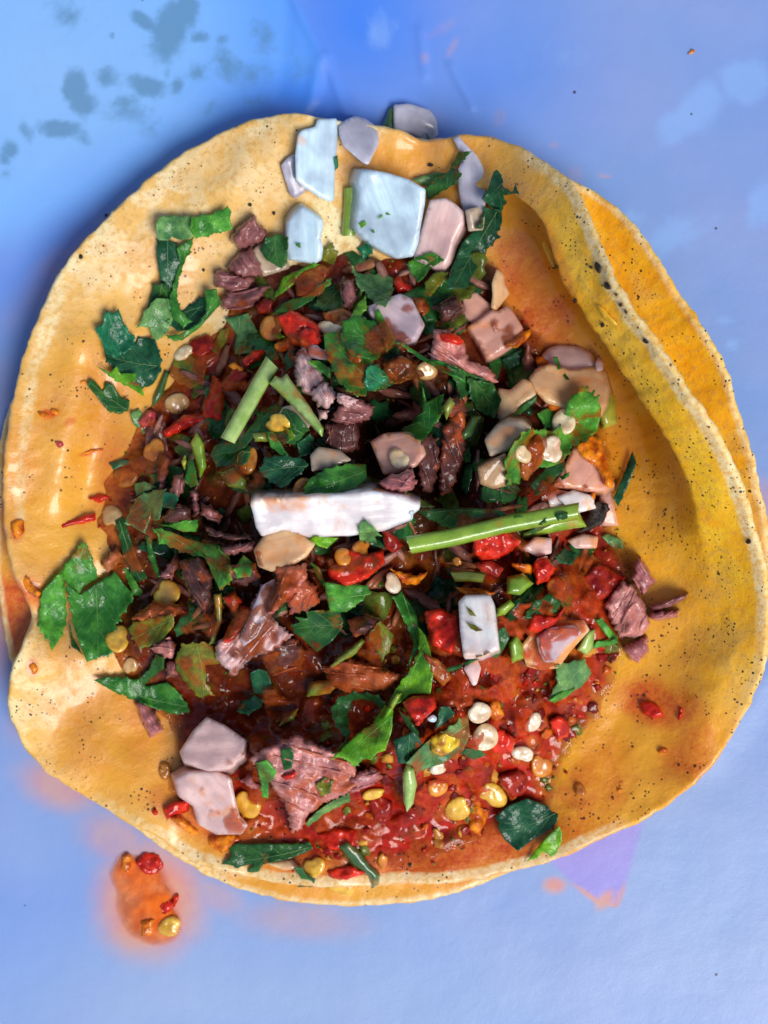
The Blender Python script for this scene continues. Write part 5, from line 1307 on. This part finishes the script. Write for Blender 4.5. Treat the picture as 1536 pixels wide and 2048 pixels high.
leaf('I', "150 240 280 232 420 225 520 230 690 245 700 275 480 330 350 352 240 300", 'dk', 'dark leaf lying along the top of the long green stalk', stain=.1, lift=.6)
leaf('I', "75 125 150 150 230 200 270 220 200 230 120 180", 'ol', 'olive leaf edge right of the pointed tip of the white slice', stain=.1)

# lower left leaves
leaf('F', "690 540 740 518 782 650 832 780 882 880 840 920 790 880 730 720", 'dk', 'dark glossy strip leaf curving down at the left', stain=.05, lift=.8)
leaf('F', "870 630 900 640 932 760 962 880 940 885 890 760", 'md', 'thin pointed leaf sliver hanging below the folded pale leaf', stain=.1, lift=1, veins=False)
leaf('F', "910 580 1000 600 1120 650 1240 680 1322 690 1312 760 1400 900 1330 962 1290 900 1230 770 1100 740 960 680", 'lg', 'long sauce stained leaf sloping down right at the left', stain=.45, lift=1)
leaf('F', "920 560 1000 570 1100 543 1192 538 1182 610 1100 612 1050 592", 'lg', 'wet leaf edge above the long sauce stained leaf', stain=.3, lift=.8)
leaf('F', "740 560 790 460 830 390 930 360 1000 353 980 440 955 540 925 545 910 500 870 622 800 582", 'pg', 'folded pale glossy leaf with a split tip at the left', stain=.02, lift=1.6, curl=2)
leaf('F', "980 370 1060 380 1072 420 1040 480 980 462", 'te', 'teal leaf tip beside the folded pale leaf', stain=0, lift=1)
leaf('F', "220 1180 250 970 350 862 372 870 392 960 405 1130 380 1222 310 1328 287 1250 265 1262 243 1192", 'lg', 'left light green lobe of the big leaf on the left rim', stain=.02, lift=1.5, curl=1.6)
leaf('F', "350 862 420 770 500 658 545 735 592 885 560 905 500 940 470 1000 430 962 382 892", 'lg', 'upper point of the big leaf on the left rim, with a brown patch', stain=.30, lift=1.3)
leaf('F', "380 888 430 950 480 990 600 905 690 848 740 920 800 985 790 1042 740 1112 700 1182 692 1342 520 1392 480 1292 430 1132", 'md', 'broad dark-veined leaf with a square end on the left rim', stain=.08, lift=1.8, curl=1.4)
leaf('F', "735 830 760 825 850 960 860 1010 800 990 770 920", 'lg', 'slim bright leaf edge right of the broad dark-veined leaf', stain=.1)
leaf('F', "1040 1200 1080 1130 1150 1080 1162 1130 1100 1222 1060 1242", 'dk', 'dark leaf fold right of the olive sauce leaf', stain=.05)
leaf('F', "765 1190 800 1150 900 1130 1050 1100 1042 1180 960 1272 840 1322", 'ol', 'olive folded leaf glazed with sauce below the amber seed', stain=.38, lift=1)
leaf('F', "410 1130 440 1250 500 1350 430 1300", 'dk', 'dark underside sliver under the broad dark-veined leaf', stain=0)
leaf('F', "560 1500 640 1478 740 1482 830 1492 880 1540 1000 1512 1060 1560 1110 1620 1145 1670 1130 1700 1040 1712 900 1660 720 1590", 'md', 'dark pointed leaf lying on the lower left rim', stain=.22, lift=1, curl=1.4)
leaf('F', "830 1490 890 1440 930 1345 985 1360 985 1432 905 1490 860 1540", 'dk', 'upright dark leaf branch on the dark pointed leaf', stain=.25, lift=.8)
leaf('F', "1050 1380 1090 1280 1240 1270 1340 1350 1330 1402 1230 1412 1245 1520 1290 1590 1190 1610 1130 1540 1060 1450", 'ol', 'olive rumpled leaf with red specks at the lower left', stain=.42, lift=.8)
slab('H', "80 745 130 740 132 900 85 1040 50 1052 100 900", 'ol', 'slim olive leaf stem curving down left of the bright red chili', th=1.2)
leaf('H', "0 440 90 450 180 530 190 640 120 720 80 640", 'lg', 'sauce brushed leaf below the white slice at the left', stain=.4)
leaf('H', "200 590 262 508 322 560 302 640 222 652", 'lg', 'little three pointed leaf below the white slice at the left', stain=.3, lift=.6)
leaf('H', "300 1220 350 1190 402 1210 452 1330 322 1342", 'dt', 'dim teal leaf in the dark hollow below the silvery meat', stain=0)
leaf('H', "220 1450 240 1390 330 1350 382 1380 372 1420 290 1472", 'dt', 'dim teal leaf above the upper lavender onion dice', stain=0)
leaf('H', "1005 990 1080 900 1162 990 1142 1080 1090 1152", 'ol', 'olive diamond leaf left of the tall curved leaf', stain=.15)
slab('H', "780 1185 820 1130 970 1010 988 1030 940 1100 860 1155", 'ol', 'slanting olive stalk sliver below the serrated dark leaf', th=1.2)
slab('H', "640 1335 660 1270 780 1258 832 1290 780 1342 640 1362", 'ol', 'short olive stalk piece lying in the dark salsa', th=1.4)
slab('H', "470 1540 510 1470 592 1428 562 1500", 'ol', 'pointed olive stalk chip above the sauced meat chunk', th=1.2)
chili('H', "1080 330 1180 400 1220 450 1170 500 1110 470", 'dr', 'dark glossy salsa bead under the right tip of the white slice', th=1.6)

# central pieces under the slice
leaf('H', "545 930 600 912 570 880 645 890 635 850 740 838 850 850 862 940 800 1022 700 1092 660 1052 600 1002 560 972", 'dk', 'dark serrated leaf below the pale wet leaf near the centre', stain=.15, lift=.6)
leaf('H', "745 670 850 690 1000 690 1032 730 960 800 880 852 780 850 760 760", 'lg', 'pale wet leaf hanging below the red salsa lump', stain=.05, lift=1.4, fold=(650, 1190, 730, 1190, .5))
leaf('H', "660 550 720 590 750 680 740 700 700 640", 'md', 'thin leaf edge left of the red salsa lump', stain=.2)
chili('H', "760 600 820 560 850 480 900 470 1000 500 1100 480 1112 560 1010 650 880 700 780 655", 'rd', 'wet red salsa lump holding two orange seeds below the white slice', th=2.8, lumps=(1.3, 17))
meat('H', "100 1040 180 960 300 820 370 690 440 670 460 690 420 850 440 890 560 990 430 1090 300 1130 200 1250 150 1190 90 1130", 'li', 'silvery purple meat slab smeared with red at the lower left of centre', stain=.28, fiber=-48, lift=1, th=3.4)
onion('H', "330 800 375 690 450 650 460 700 420 850 340 1000 260 1060 240 1000", 'ss', 'glossy silver-blue membrane on the meat slab', th=1.0, stain=.08)
chili('H', "250 810 312 830 300 900 180 1040 130 1030 170 940", 'rd', 'bright red chili strip on the left edge of the silvery meat', th=1.6)
chili('H', "130 770 200 728 260 790 200 855", 'dr', 'dark red chili bit above the bright red strip at the lower left', th=1.6)
meat('H', "440 575 640 560 645 650 600 720 520 780 430 872 410 860 440 760 470 680", 'pk', 'orange-tinged fat strip hanging below the pinkish onion', stain=.62, fiber=-60, lift=1.2)
onion('H', "320 480 390 390 500 350 580 370 690 450 640 520 560 570 430 612 350 580", 'pe', 'pinkish translucent onion under the left end of the white slice', th=3, stain=.3, lift=1.2, edge=14)
onion('H', "300 200 330 165 490 165 680 152 860 142 1020 122 1120 138 1220 155 1322 205 1318 235 1275 270 1270 300 1100 362 890 395 640 405 500 362 370 400 335 345 322 275", 'wh', 'long white pointed onion slice across the centre of the taco', th=4.0, stain=.24, lift=1.6, name='onion_slice', tilt=(0, -.05), edge=9)
onion('H', "640 385 860 320 1050 268 1285 238 1275 300 1100 366 890 398", 'wb', 'inner layer along the lower edge of the long white onion slice', th=1.4, stain=0, lift=-3.0, name='onion_slice')
chili('H', "1000 122 1060 108 1120 125 1120 140 1040 138", 'oo', 'red chili sliver on the top edge of the white slice', th=1)
leaf('H', "645 410 700 398 832 408 762 472 702 452", 'br', 'bright little leaf tucked under the white slice', stain=.05, lift=.4)
leaf('H', "945 340 965 310 990 298 1042 340 1092 397 1052 400 1062 442 1000 432 960 420", 'pg', 'tiny pale sprig on the lower edge of the white slice', stain=0, lift=1.2, curl=2)
leaf('G', "560 1130 600 1070 690 1010 820 982 935 985 942 1070 900 1112 780 1160 570 1172", 'md', 'dark green leaf with pale ribs above the white slice', stain=.08, lift=2.0, curl=1.6)

# the wet film of salsa that runs over and between the pieces
gxs = np.arange(180, 1310, 3.6); gys = np.arange(500, 1770, 3.6)
UX, UY = np.meshgrid(gxs, gys)
GL = [(600, 700, 60, 40, 0, .8), (440, 790, 60, 60, 0, .8), (400, 700, 50, 50, 0, .75), (520, 640, 40, 40, 0, .75), (700, 1135, 50, 26, 0, .8), (540, 1160, 40, 50, 0, .75), (470, 1260, 60, 60, 40, .75), (400, 1130, 60, 50, 0, .55), (300, 1080, 50, 60, 0, .55), (330, 1210, 50, 40, 0, .7), (400, 1290, 50, 50, 0, .75),
      (880, 1180, 50, 50, 0, .6), (880, 1280, 60, 50, 0, .8), (1000, 1350, 110, 50, -15, .85), (1150, 1180, 70, 70, 0, .85), (1080, 1250, 60, 50, 0, .85), (1040, 1060, 90, 40, -12, .6), (1110, 980, 50, 40, 0, .75), (1090, 900, 40, 30, 0, .6), (960, 1060, 60, 40, 0, .75), (560, 1560, 90, 60, 20, .8), (640, 1500, 70, 40, 10, .7), (880, 1490, 60, 50, -40, .85), (1050, 1480, 90, 70, 0, .85), (960, 1580, 110, 60, 0, .85), (700, 1620, 110, 60, 0, .85), (1160, 1400, 70, 60, -30, .85),
      (760, 690, 60, 50, 0, .75), (820, 740, 60, 40, 0, .75), (620, 590, 50, 30, 0, .7), (830, 620, 40, 30, 0, .55), (1000, 690, 40, 40, 0, .5), (260, 1000, 40, 70, 0, .6), (640, 1350, 120, 60, 0, .8), (560, 1380, 120, 60, 0, .7), (740, 1280, 50, 60, 0, .6), (430, 1640, 70, 40, 25, .6), (1240, 1180, 30, 60, 0, .6), (450, 950, 60, 50, 0, .5), (560, 840, 40, 40, 0, .5), (300, 900, 40, 50, 0, .5)]
gm = spots(UX, UY, GL, .6)
gn = fbm(UX / 34, UY / 34, 3, 131)
al = np.clip((gm + 1.35 * gn - .40) / .30, 0, 1) * sstep(.02, .2, gm) * .78
al *= sstep(-1.6, -.2, samp(BUF, UX, UY) - samp(blur(BUF, 9), UX, UY))
al *= sstep(0, 30, edge_dist(FILL, UX, UY)) * inside(FILL, UX, UY)
gz = np.maximum(samp(blur(BUF, 1.6), UX, UY), samp(BUF, UX, UY)) + .10 + .22 * sstep(0, .6, al) + .25 * al * fbm(UX / 11, UY / 11, 2, 133)
gt = np.zeros(UX.shape + (3,))
w_ = np.full(UX.shape, .02); gt[:] = np.array((0.40, 0.06, 0.008)) * .02
for (x, y, rx, ry), c_ in ZONES:
    w2 = np.exp(-((UX - x) / rx) ** 2 - ((UY - y) / ry) ** 2); w_ += w2; gt += w2[..., None] * (np.array(c_) * 1.15 + np.array((.06, .02, .0)))
gt /= w_[..., None]
mixn = sstep(-.15, .35, fbm(UX / 48, UY / 48, 3, 137))[..., None] * (1 - .55 * sstep(850, 1000, UX) * sstep(1200, 1400, UY))[..., None]
gt = gt * (1 - .7 * mixn) + np.array((0.48, 0.080, 0.008)) * .7 * mixn
kp = al > .015
kp = kp | np.roll(kp, 1, 0) | np.roll(kp, -1, 0) | np.roll(kp, 1, 1) | np.roll(kp, -1, 1)
ix = np.full(UX.shape, -1); ix[kp] = np.arange(kp.sum())
q_ = np.stack([ix[:-1, :-1], ix[1:, :-1], ix[1:, 1:], ix[:-1, 1:]], -1).reshape(-1, 4); q_ = q_[(q_ >= 0).all(1)]
gl_ = link('salsa_glaze', world_pts(UX[kp], UY[kp], gz[kp]), q_.tolist(), M['salsa'], origin=np.array([0, 0, .006]))
set_attr(gl_, 'tint', np.concatenate([gt[kp], (al[kp] * 1.0)[:, None] - .12], 1))
tag(gl_, 'thin wet orange-red salsa film running over and between the toppings', 'salsa', kind='stuff')

# pale stalks and the long green stalk
stalk('G', "375 375 300 500 240 610 108 845", 17, 'br', 'thick pale green stalk leaning at the upper left of centre', stain=.12, lift=1.6)
slab('G', "355 500 392 455 430 470 460 440 500 500 600 640 682 770 672 822 600 745 480 622", 'br', 'flat pale stalk strip tapering down right of the thick pale one', th=2, stain=.2, lift=1.6)
onion('I', "1000 160 1100 120 1200 150 1230 190 1170 250 1080 240", 'wh', 'bluish white onion corner above the burnt curl', th=1.6, stain=.3)
stalk('I', "112 450 370 405 700 325 1130 245", 18, 'gr', 'long green stalk lying across the right of centre', stain=.12, lift=2.0)
slab('I', "960 300 1110 210 1180 340 1100 350 790 415 800 380", 'gr', 'split flat end of the long green stalk', th=1.4, stain=.15, lift=-.6)
leaf('I', "830 372 950 280 1058 250 1105 282 1000 312 865 385", 'dk', 'dark leaf sliver on the end of the long green stalk', stain=0, lift=.3, veins=False)
leaf('I', "690 272 760 250 832 248 800 282 720 292", 'md', 'small wet leaf tip on the top of the long green stalk', stain=0, lift=.3, veins=False)
piece('char', 'burnt_curl', rd('I', "1130 370 1175 310 1200 240 1240 190 1300 200 1322 240 1270 322 1212 360"), (0, 0, 0), 1.4, 'black burnt curl at the right end of the long green stalk', 'burnt crumb', None, step=4, edge=8, jag=2.0, lumps=(1.2, 12), lift=1.0, curl=2.5)
chili('I', "490 400 560 355 700 358 792 430 730 490 650 532 560 560 500 500", 'rd', 'bright red chili lump on the long green stalk', th=2.4, lift=.4, lumps=(1.3, 16))
chili('I', "500 560 600 540 690 590 640 650 560 620", 'dr', 'dark wet salsa bit under the bright red lump', th=1.6)
chili('I', "720 560 850 565 855 622 762 612", 'oo', 'flat orange-red chili strip left of the glossy red cube', th=1.4)
chili('I', "850 580 880 530 940 515 1002 590 952 662 880 692", 'rd', 'glossy red chili cube right of centre', th=2.8, lift=.4)
stalk('I', "375 640 470 635 565 645", 11, 'ol', 'short olive stalk above the white stained dice', stain=.2)
slab('I', "700 740 700 640 800 618 862 682 780 752", 'gr', 'bright green stalk chunk below the flat orange chili strip', th=2.4, stain=.2, lift=.3)
leaf('I', "800 890 850 800 950 740 1032 790 1000 850 900 902", 'dk', 'dark wet leaf above the ringed purple onion', stain=.15)
leaf('I', "990 520 1040 470 1122 500 1100 570 1020 562", 'dt', 'dark teal wet leaf right of the glossy red cube', stain=.1)
leaf('I', "1270 400 1300 380 1392 420 1400 470 1340 470", 'pg', 'small grey-green leaf on the right tortilla wall edge', stain=.05)
chili('I', "1150 640 1250 560 1420 640 1370 720 1250 800 1180 740", 'dr', 'deep red wet salsa lump left of the pink shredded beef', th=1.8)
slab('I', "710 1040 760 978 802 1060 802 1132 730 1162", 'gr', 'upright olive stalk piece right of the white stained dice', th=2, stain=.25)
slab('I', "640 830 720 775 750 810 690 870 640 880", 'gr', 'small green stalk wedge at the upper right of the white stained dice', th=1.6)
leaf('I', "640 960 690 940 718 1010 680 1080 640 1130 600 1110", 'dk', 'dark leaf peeking from behind the white stained dice', stain=.05)
onion('I', "410 790 450 750 600 745 625 800 640 940 656 1075 540 1130 440 1122 420 960", 'wh', 'upright white onion dice with orange stains and green flecks', th=4, stain=.2, lift=1.6, edge=7)
chili('I', "380 700 440 705 560 712 640 740 600 752 450 750", 'oo', 'orange chili skin along the top of the white stained dice', th=1)
leaf('I', "452 812 490 840 520 880 480 870", 'ol', 'upper green fleck on the white stained dice', stain=0, veins=False, step=3)
leaf('I', "455 912 510 930 560 962 520 970 480 950", 'ol', 'lower green fleck on the white stained dice', stain=.2, veins=False, step=3)
onion('I', "440 1190 480 1140 520 1128 548 1190 520 1290 495 1295 470 1240", 'wp', 'little pale onion scrap below the white stained dice', th=1.8, stain=.1)
leaf('I', "255 1215 400 1170 590 1095 610 1105 420 1190 265 1240", 'dk', 'thin dark stem line below the white stained dice', stain=.1, veins=False)
chili('I', "200 850 300 830 400 880 420 1000 370 1110 250 1050", 'rd', 'red-brown salsa clump between the tall curved leaf and the white dice', th=2, lumps=(1.3, 15))
leaf('I', "940 1390 1000 1270 990 1170 1080 1150 1170 1130 1212 1220 1150 1302 1040 1352", 'pg', 'flat matte grey-green leaf piece at the lower right', stain=.0, lift=.8, curl=.6)
leaf('I', "950 1385 1040 1320 1115 1310 1080 1350 990 1400", 'lg', 'pale stem edge along the bottom of the matte leaf piece', stain=.2, veins=False)
leaf('I', "1230 900 1270 888 1372 1010 1330 1032", 'lg', 'upper bright leaf sliver by the pink shredded beef', stain=.05, lift=.8)
leaf('I', "1190 1080 1240 1030 1360 1012 1372 1040 1262 1062", 'lg', 'lower bright leaf sliver by the pink shredded beef', stain=.05, lift=.8)
slab('I', "1120 1080 1180 960 1230 960 1215 1080 1180 1110", 'br', 'pale green stalk chip right of the ringed purple onion', th=1.6)
chili('I', "860 860 1000 880 1050 820 1000 920 880 980 820 960", 'rd', 'red glaze ridge above the ringed purple onion', th=1.4)

# pink shredded beef at the right
meat('J', "480 940 590 890 600 960 550 1015 505 1000", 'mg', 'lowest mauve beef tip of the pink bunch at the right', stain=.05, fiber=60)
meat('J', "590 760 680 735 772 708 760 738 650 790 610 800", 'pp', 'thin dark beef strand sticking out to the right on the tortilla', stain=0, fiber=-20, lift=.8)
meat('J', "600 800 680 790 727 785 720 815 620 835", 'mg', 'short pink beef strand pointing right on the tortilla', stain=0, fiber=0, lift=.4)
meat('J', "400 760 480 650 530 680 580 760 600 850 560 905 470 905 430 830", 'pk', 'main pink beef chunk at the right edge of the filling', stain=.1, fiber=-60, lift=.8, th=3.4)
meat('J', "530 580 560 548 627 662 570 722 520 650", 'mg', 'upper pink beef strip at the right, with clear fibres', stain=0, fiber=60, lift=1)

# tall curved leaf at the lower centre
leaf('L', "60 300 100 230 200 190 340 205 405 258 380 300 300 240 200 240 170 330 180 430 170 500 110 552 70 560 140 492 150 460 90 400", 'dk', 'dark leaf curled into a ring left of the bright lower leaf', stain=.0, lift=1.0, curl=2)
leaf('H', "1150 760 1212 730 1300 862 1312 960 1312 1060 1240 1202 1282 1040 1222 900", 'md', 'dark inner side of the tall curved leaf at the lower centre', stain=.0, lift=.8, curl=2)
leaf('H', "1310 940 1350 990 1382 1080 1402 1220 1382 1342 1270 1342 1190 1402 1120 1422 1180 1302 1270 1182 1312 1070", 'br', 'tall bright green curved leaf right of the dark salsa hollow', stain=.02, lift=2.2, curl=1.5)
slab('H', "1080 1500 1180 1340 1215 1340 1150 1450 1110 1500", 'gr', 'bright rib joining the tall curved leaf to the lower leaf', th=1.2, stain=.2, lift=.8)
chili('L', "490 250 560 210 690 215 702 290 640 340 590 402 540 342", 'rd', 'glossy bright red chili cube beside the bright lower leaf', th=2.8, lift=.4)
leaf('L', "470 300 520 340 592 430 602 492 570 462 520 392", 'dk', 'thin dark leaf edge under the glossy red cube', stain=0, lift=.6, veins=False)
leaf('L', "390 270 440 300 432 420 410 490 392 542 340 560 310 602 262 592 230 632 190 640 150 592 60 592 120 540 230 440 320 370", 'br', 'bright toothed leaf fanning down at the lower centre', stain=.18, lift=2.0, curl=1.4)
onion('L', "640 350 680 325 705 350 690 375 655 370", 'wb', 'tiny white onion crumb on the glossy red cube', th=1.0, stain=0)

# lower meat chunk and its bits
leaf('L', "440 480 560 430 620 510 570 630 470 620", 'dt', 'dark leaf in the gap between the bright lower leaf and the sauce wrapped leaf', stain=0, lift=.3)
meat('K', "890 540 960 480 1180 385 1380 480 1536 540 1560 700 1400 780 1340 800 1240 880 1210 962 1150 980 1110 800 1040 720 1000 640", 'pk', 'large sauced meat chunk at the lower centre', stain=.42, fiber=20, th=4, lift=.8)
meat('L', "170 700 280 650 330 648 382 710 280 762 180 802", 'mg', 'purple meat tip at the right of the sauced chunk', stain=.05, fiber=-15)
meat('K', "840 660 900 620 960 700 920 720", 'mg', 'small mauve meat scrap left of the sauced chunk', stain=.1)
leaf('K', "1080 480 1150 458 1165 520 1150 590 1100 602", 'dk', 'dark leaf bit on the top of the sauced meat chunk', stain=.05, lift=.5)
leaf('K', "930 560 1000 538 1062 610 1042 650 1010 680 1010 770 970 760 960 650", 'lg', 'bright leaf hanging on the left of the sauced meat chunk', stain=.03, lift=.8)
leaf('K', "1290 690 1350 640 1402 660 1382 740 1330 762", 'ol', 'olive leaf bit in the middle of the sauced meat chunk', stain=.1, lift=.4)
leaf('K', "1230 920 1300 850 1400 780 1500 738 1502 790 1350 862 1252 942", 'pg', 'pale wet leaf strip along the bottom of the sauced meat chunk', stain=.0, lift=.6)
chili('K', "1080 630 1180 605 1165 650 1110 662", 'rd', 'red chili strip on the sauced meat chunk', th=1.2)

# lower right leaves
slab('L', "495 680 520 615 562 650 582 740 560 862 522 912 500 850", 'br', 'pale upright stem end below the sauce wrapped leaf', th=1.6, stain=.15, lift=.6)
leaf('L', "515 620 570 560 640 490 760 410 885 322 902 450 860 540 740 622 640 650 570 702 565 640", 'pg', 'long leaf wrapped in orange sauce at the lower centre', stain=.52, lift=1.2, curl=1.8)
leaf('L', "720 280 770 275 810 320 760 370 690 420", 'dt', 'dark leaf hollow between the red cube and the sauce wrapped leaf', stain=0)
leaf('L', "1050 930 1140 870 1240 830 1372 880 1442 940 1402 1000 1300 1062 1190 1147 1110 1082 1070 1012", 'dt', 'large dark square leaf on the lower right tortilla', stain=.0, lift=1, curl=1.6)
leaf('L', "1240 1210 1300 1130 1370 1050 1442 990 1457 1060 1442 1112 1400 1192 1372 1170 1330 1150 1310 1192 1280 1192", 'br', 'small bright fan leaf below the dark square leaf at the lower right', stain=0, lift=1)
leaf('L', "840 560 880 530 960 540 1000 570 920 600", 'dk', 'dark leaf scrap under the white seed pair', stain=.1)
leaf('K', "730 1165 790 1110 765 1058 830 1040 1000 1042 1140 1040 1272 1030 1275 1080 1140 1132 990 1162 950 1210 875 1222 920 1160 850 1180 810 1212 790 1172", 'dk', 'dark toothed leaf hanging over the bottom left rim', stain=.05, lift=1)
leaf('K', "1160 1190 1212 1178 1240 1230 1292 1250 1282 1302 1185 1302 1205 1250", 'dk', 'small dark leaf at the bottom rim beside the yellow seed', stain=0, lift=.6)
slab('L', "100 1110 170 1088 240 1150 300 1230 362 1290 352 1350 310 1372 290 1300 200 1250", 'dk', 'dark olive stalk lying over the bottom rim', th=2, stain=.2)

# chili and salsa bits around the rim and bottom
chili('F', "360 560 430 540 520 505 580 498 572 545 440 570 370 592", 'rd', 'long pointed red chili flake on the left tortilla', th=.8, lift=.1, lumps=(.4, 10))
chili('F', "525 410 600 378 672 400 600 442", 'rd', 'red chili flake above the pointed one at the left', th=1)
chili('F', "322 72 350 66 382 75 380 100 352 112", 'pk', 'small pink-red chili speck on the left tortilla', th=.7, lift=.1)
chili('F', "450 150 540 125 620 105 625 120 540 140 460 160", 'oo', 'thin orange chili streak on the left tortilla', th=.4, lift=.05, lumps=(.2, 10))
chili('N', "358 1255 420 1262 480 1300 440 1340 380 1300", 'oo', 'left orange chili drop of two on the left tortilla', th=.5, lift=.05)
chili('N', "478 1240 530 1235 580 1275 550 1305 500 1280", 'oo', 'right orange chili drop of two on the left tortilla', th=.5, lift=.05)
chili('N', "760 965 820 958 830 985 780 1000", 'oo', 'small orange chili bit left of the dark three lobed leaf', th=.5, lift=.05)
chili('F', "60 560 100 535 142 540 152 610 100 652 75 620", 'oo', 'orange chili smear on the far left rim', th=.5, lift=.05)
chili('F', "100 880 150 860 200 930 250 980 220 1010 140 960", 'oo', 'orange chili smear on the left rim above the big leaf', th=.5, lift=.05)
chili('F', "170 1410 205 1395 235 1440 200 1470", 'oo', 'small orange chili bit on the lower left rim', th=.5, lift=.05)
chili('J', "555 1190 600 1180 640 1205 662 1245 615 1262 570 1235", 'rd', 'bright red chili bit on the right tortilla', th=1.1, lift=.1)
chili('J', "728 1212 740 1210 742 1255 722 1265", 'rd', 'thin red chili splinter on the right tortilla', th=.6, lift=.05)
chili('J', "633 1392 660 1382 682 1388 665 1412 640 1410", 'oo', 'small orange-red chili speck on the lower right tortilla', th=.6, lift=.05)
chili('J', "455 1565 475 1560 478 1578 460 1580", 'oo', 'tiny orange chili speck near the bottom right tortilla', th=.4, lift=.05)
chili('L', "1370 360 1440 328 1502 380 1492 460 1420 482", 'rd', 'wet red chili bead at the right edge of the lower salsa', th=2.2)
chili('L', "1060 700 1180 655 1250 700 1242 800 1150 832 1090 762", 'dr', 'deep red glossy chili piece above the large orange seed', th=2.2)
chili('L', "660 470 760 420 860 430 840 520 740 580 670 560", 'am', 'amber salsa coating on the sauce wrapped leaf', th=1.2)
chili('L', "1000 400 1100 420 1180 480 1150 560 1040 560 990 480", 'rd', 'pinkish red chili patch right of the white seed pair', th=1.4)
chili('L', "1020 230 1070 240 1110 330 1060 380 1010 330", 'oo', 'orange bead of salsa right of the white seed', th=1.6)
chili('K', "308 842 330 820 352 858 322 872", 'rd', 'small red chili bit at the lower left rim', th=.8)
chili('K', "370 830 440 790 550 778 530 850 450 872 400 902", 'rd', 'shiny red chili bit left of the lower onion dice', th=1.4)
chili('K', "420 880 480 870 560 940 640 1000 560 990 470 940", 'oo', 'orange sauce ridge below the lower onion dice', th=1)
chili('K', "640 1000 800 980 850 1020 740 1100 660 1060", 'oo', 'orange sauce patch above the dark toothed leaf', th=1)
chili('K', "1300 980 1420 940 1536 960 1536 1060 1380 1080", 'rd', 'red salsa mass below the pale wet leaf strip', th=1.4)
chili('L', "280 830 360 800 440 860 420 960 320 960", 'dr', 'red salsa clump left of the lower orange seeds', th=1.4)
chili('L', "880 880 960 860 1000 960 960 1060 900 1020", 'oo', 'orange chili film right of the pale orange seed', th=.9)
chili('L', "40 1260 200 1230 280 1280 160 1320 60 1310", 'rd', 'red sauce patch at the bottom rim', th=.8)
chili('I', "200 1100 300 1140 380 1240 320 1300 240 1220", 'bn', 'brown-red salsa lump under the thin dark stem line', th=1.6)
chili('H', "1130 590 1200 612 1290 632 1372 608 1340 650 1300 692 1220 682 1190 640", 'oo', 'star shaped orange-red chili skin above the tall curved leaf', th=1)
chili('I', "1190 150 1240 128 1225 190 1200 200", 'oo', 'small red chili skin on the white onion above the burnt curl', th=.8)
chili('B', "1215 218 1228 200 1241 193 1245 215 1228 214", 'oo', 'lone red chili crumb on the paper at the upper right', th=.5, lift=.1)

# spill on the paper
piece('drip', 'salsa_drip', rd('M', "560 880 600 790 640 770 700 800 780 770 830 810 850 870 890 960 920 1000 900 1060 940 1120 930 1210 870 1255 800 1270 720 1245 660 1215 610 1140 590 1060 600 980 560 930"), (0, 0, 0), .10, 'thin orange salsa drip spilled on the paper at the lower left', 'salsa drip', None, step=6, smooth=2, edge=26, lumps=(.10, 14), lift=.02, jag=1.0)
sd_ = bpy.data.objects['salsa_drip']; 
co_ = np.array([v.co[:] for v in sd_.data.vertices]) + np.array(sd_.location)
ppx = co_[:, 0] / PX + 768; ppy = 1024 - co_[:, 1] / PX
wd_ = np.clip(spots(ppx, ppy, [(300, 1790, 75, 85, 0, .9), (325, 1820, 50, 75, 0, 1), (280, 1735, 65, 45, 0, 1)], .6) + .5 * fbm(ppx / 25, ppy / 25, 2, 9), 0, 1)[:, None]
ed_ = np.clip(edge_dist(chaikin(rd('M', "560 880 600 790 640 770 700 800 780 770 830 810 850 870 890 960 920 1000 900 1060 940 1120 930 1210 870 1255 800 1270 720 1245 660 1215 610 1140 590 1060 600 980 560 930"), 2), ppx, ppy) / 22, 0, 1)[:, None]
set_attr(sd_, 'tint', np.concatenate([np.array([[0.80, 0.34, 0.16]]) * (1 - wd_) + np.array([[0.78, 0.13, 0.008]]) * wd_, ed_ * (.35 + .65 * wd_)], 1))
chili('M', "622 805 650 780 675 800 662 890 620 872", 'oo', 'narrow orange-red chili skin at the top of the salsa drip', th=.6, lift=.05)
chili('M', "690 830 740 778 810 790 842 850 800 890 740 895", 'rd', 'broad red chili skin at the top of the salsa drip', th=.7, lift=.05)
chili('M', "820 1050 870 1020 910 990 920 1010 880 1080 830 1100", 'rd', 'red chili bit above the seed in the salsa drip', th=.5, lift=.05)
chili('M', "720 1130 790 1120 780 1200 730 1215", 'oo', 'orange chili bit left of the seed in the salsa drip', th=.5, lift=.05)


for s_ in SEEDS:
    if s_[5] != 'am': seed(*s_, lift=.1)
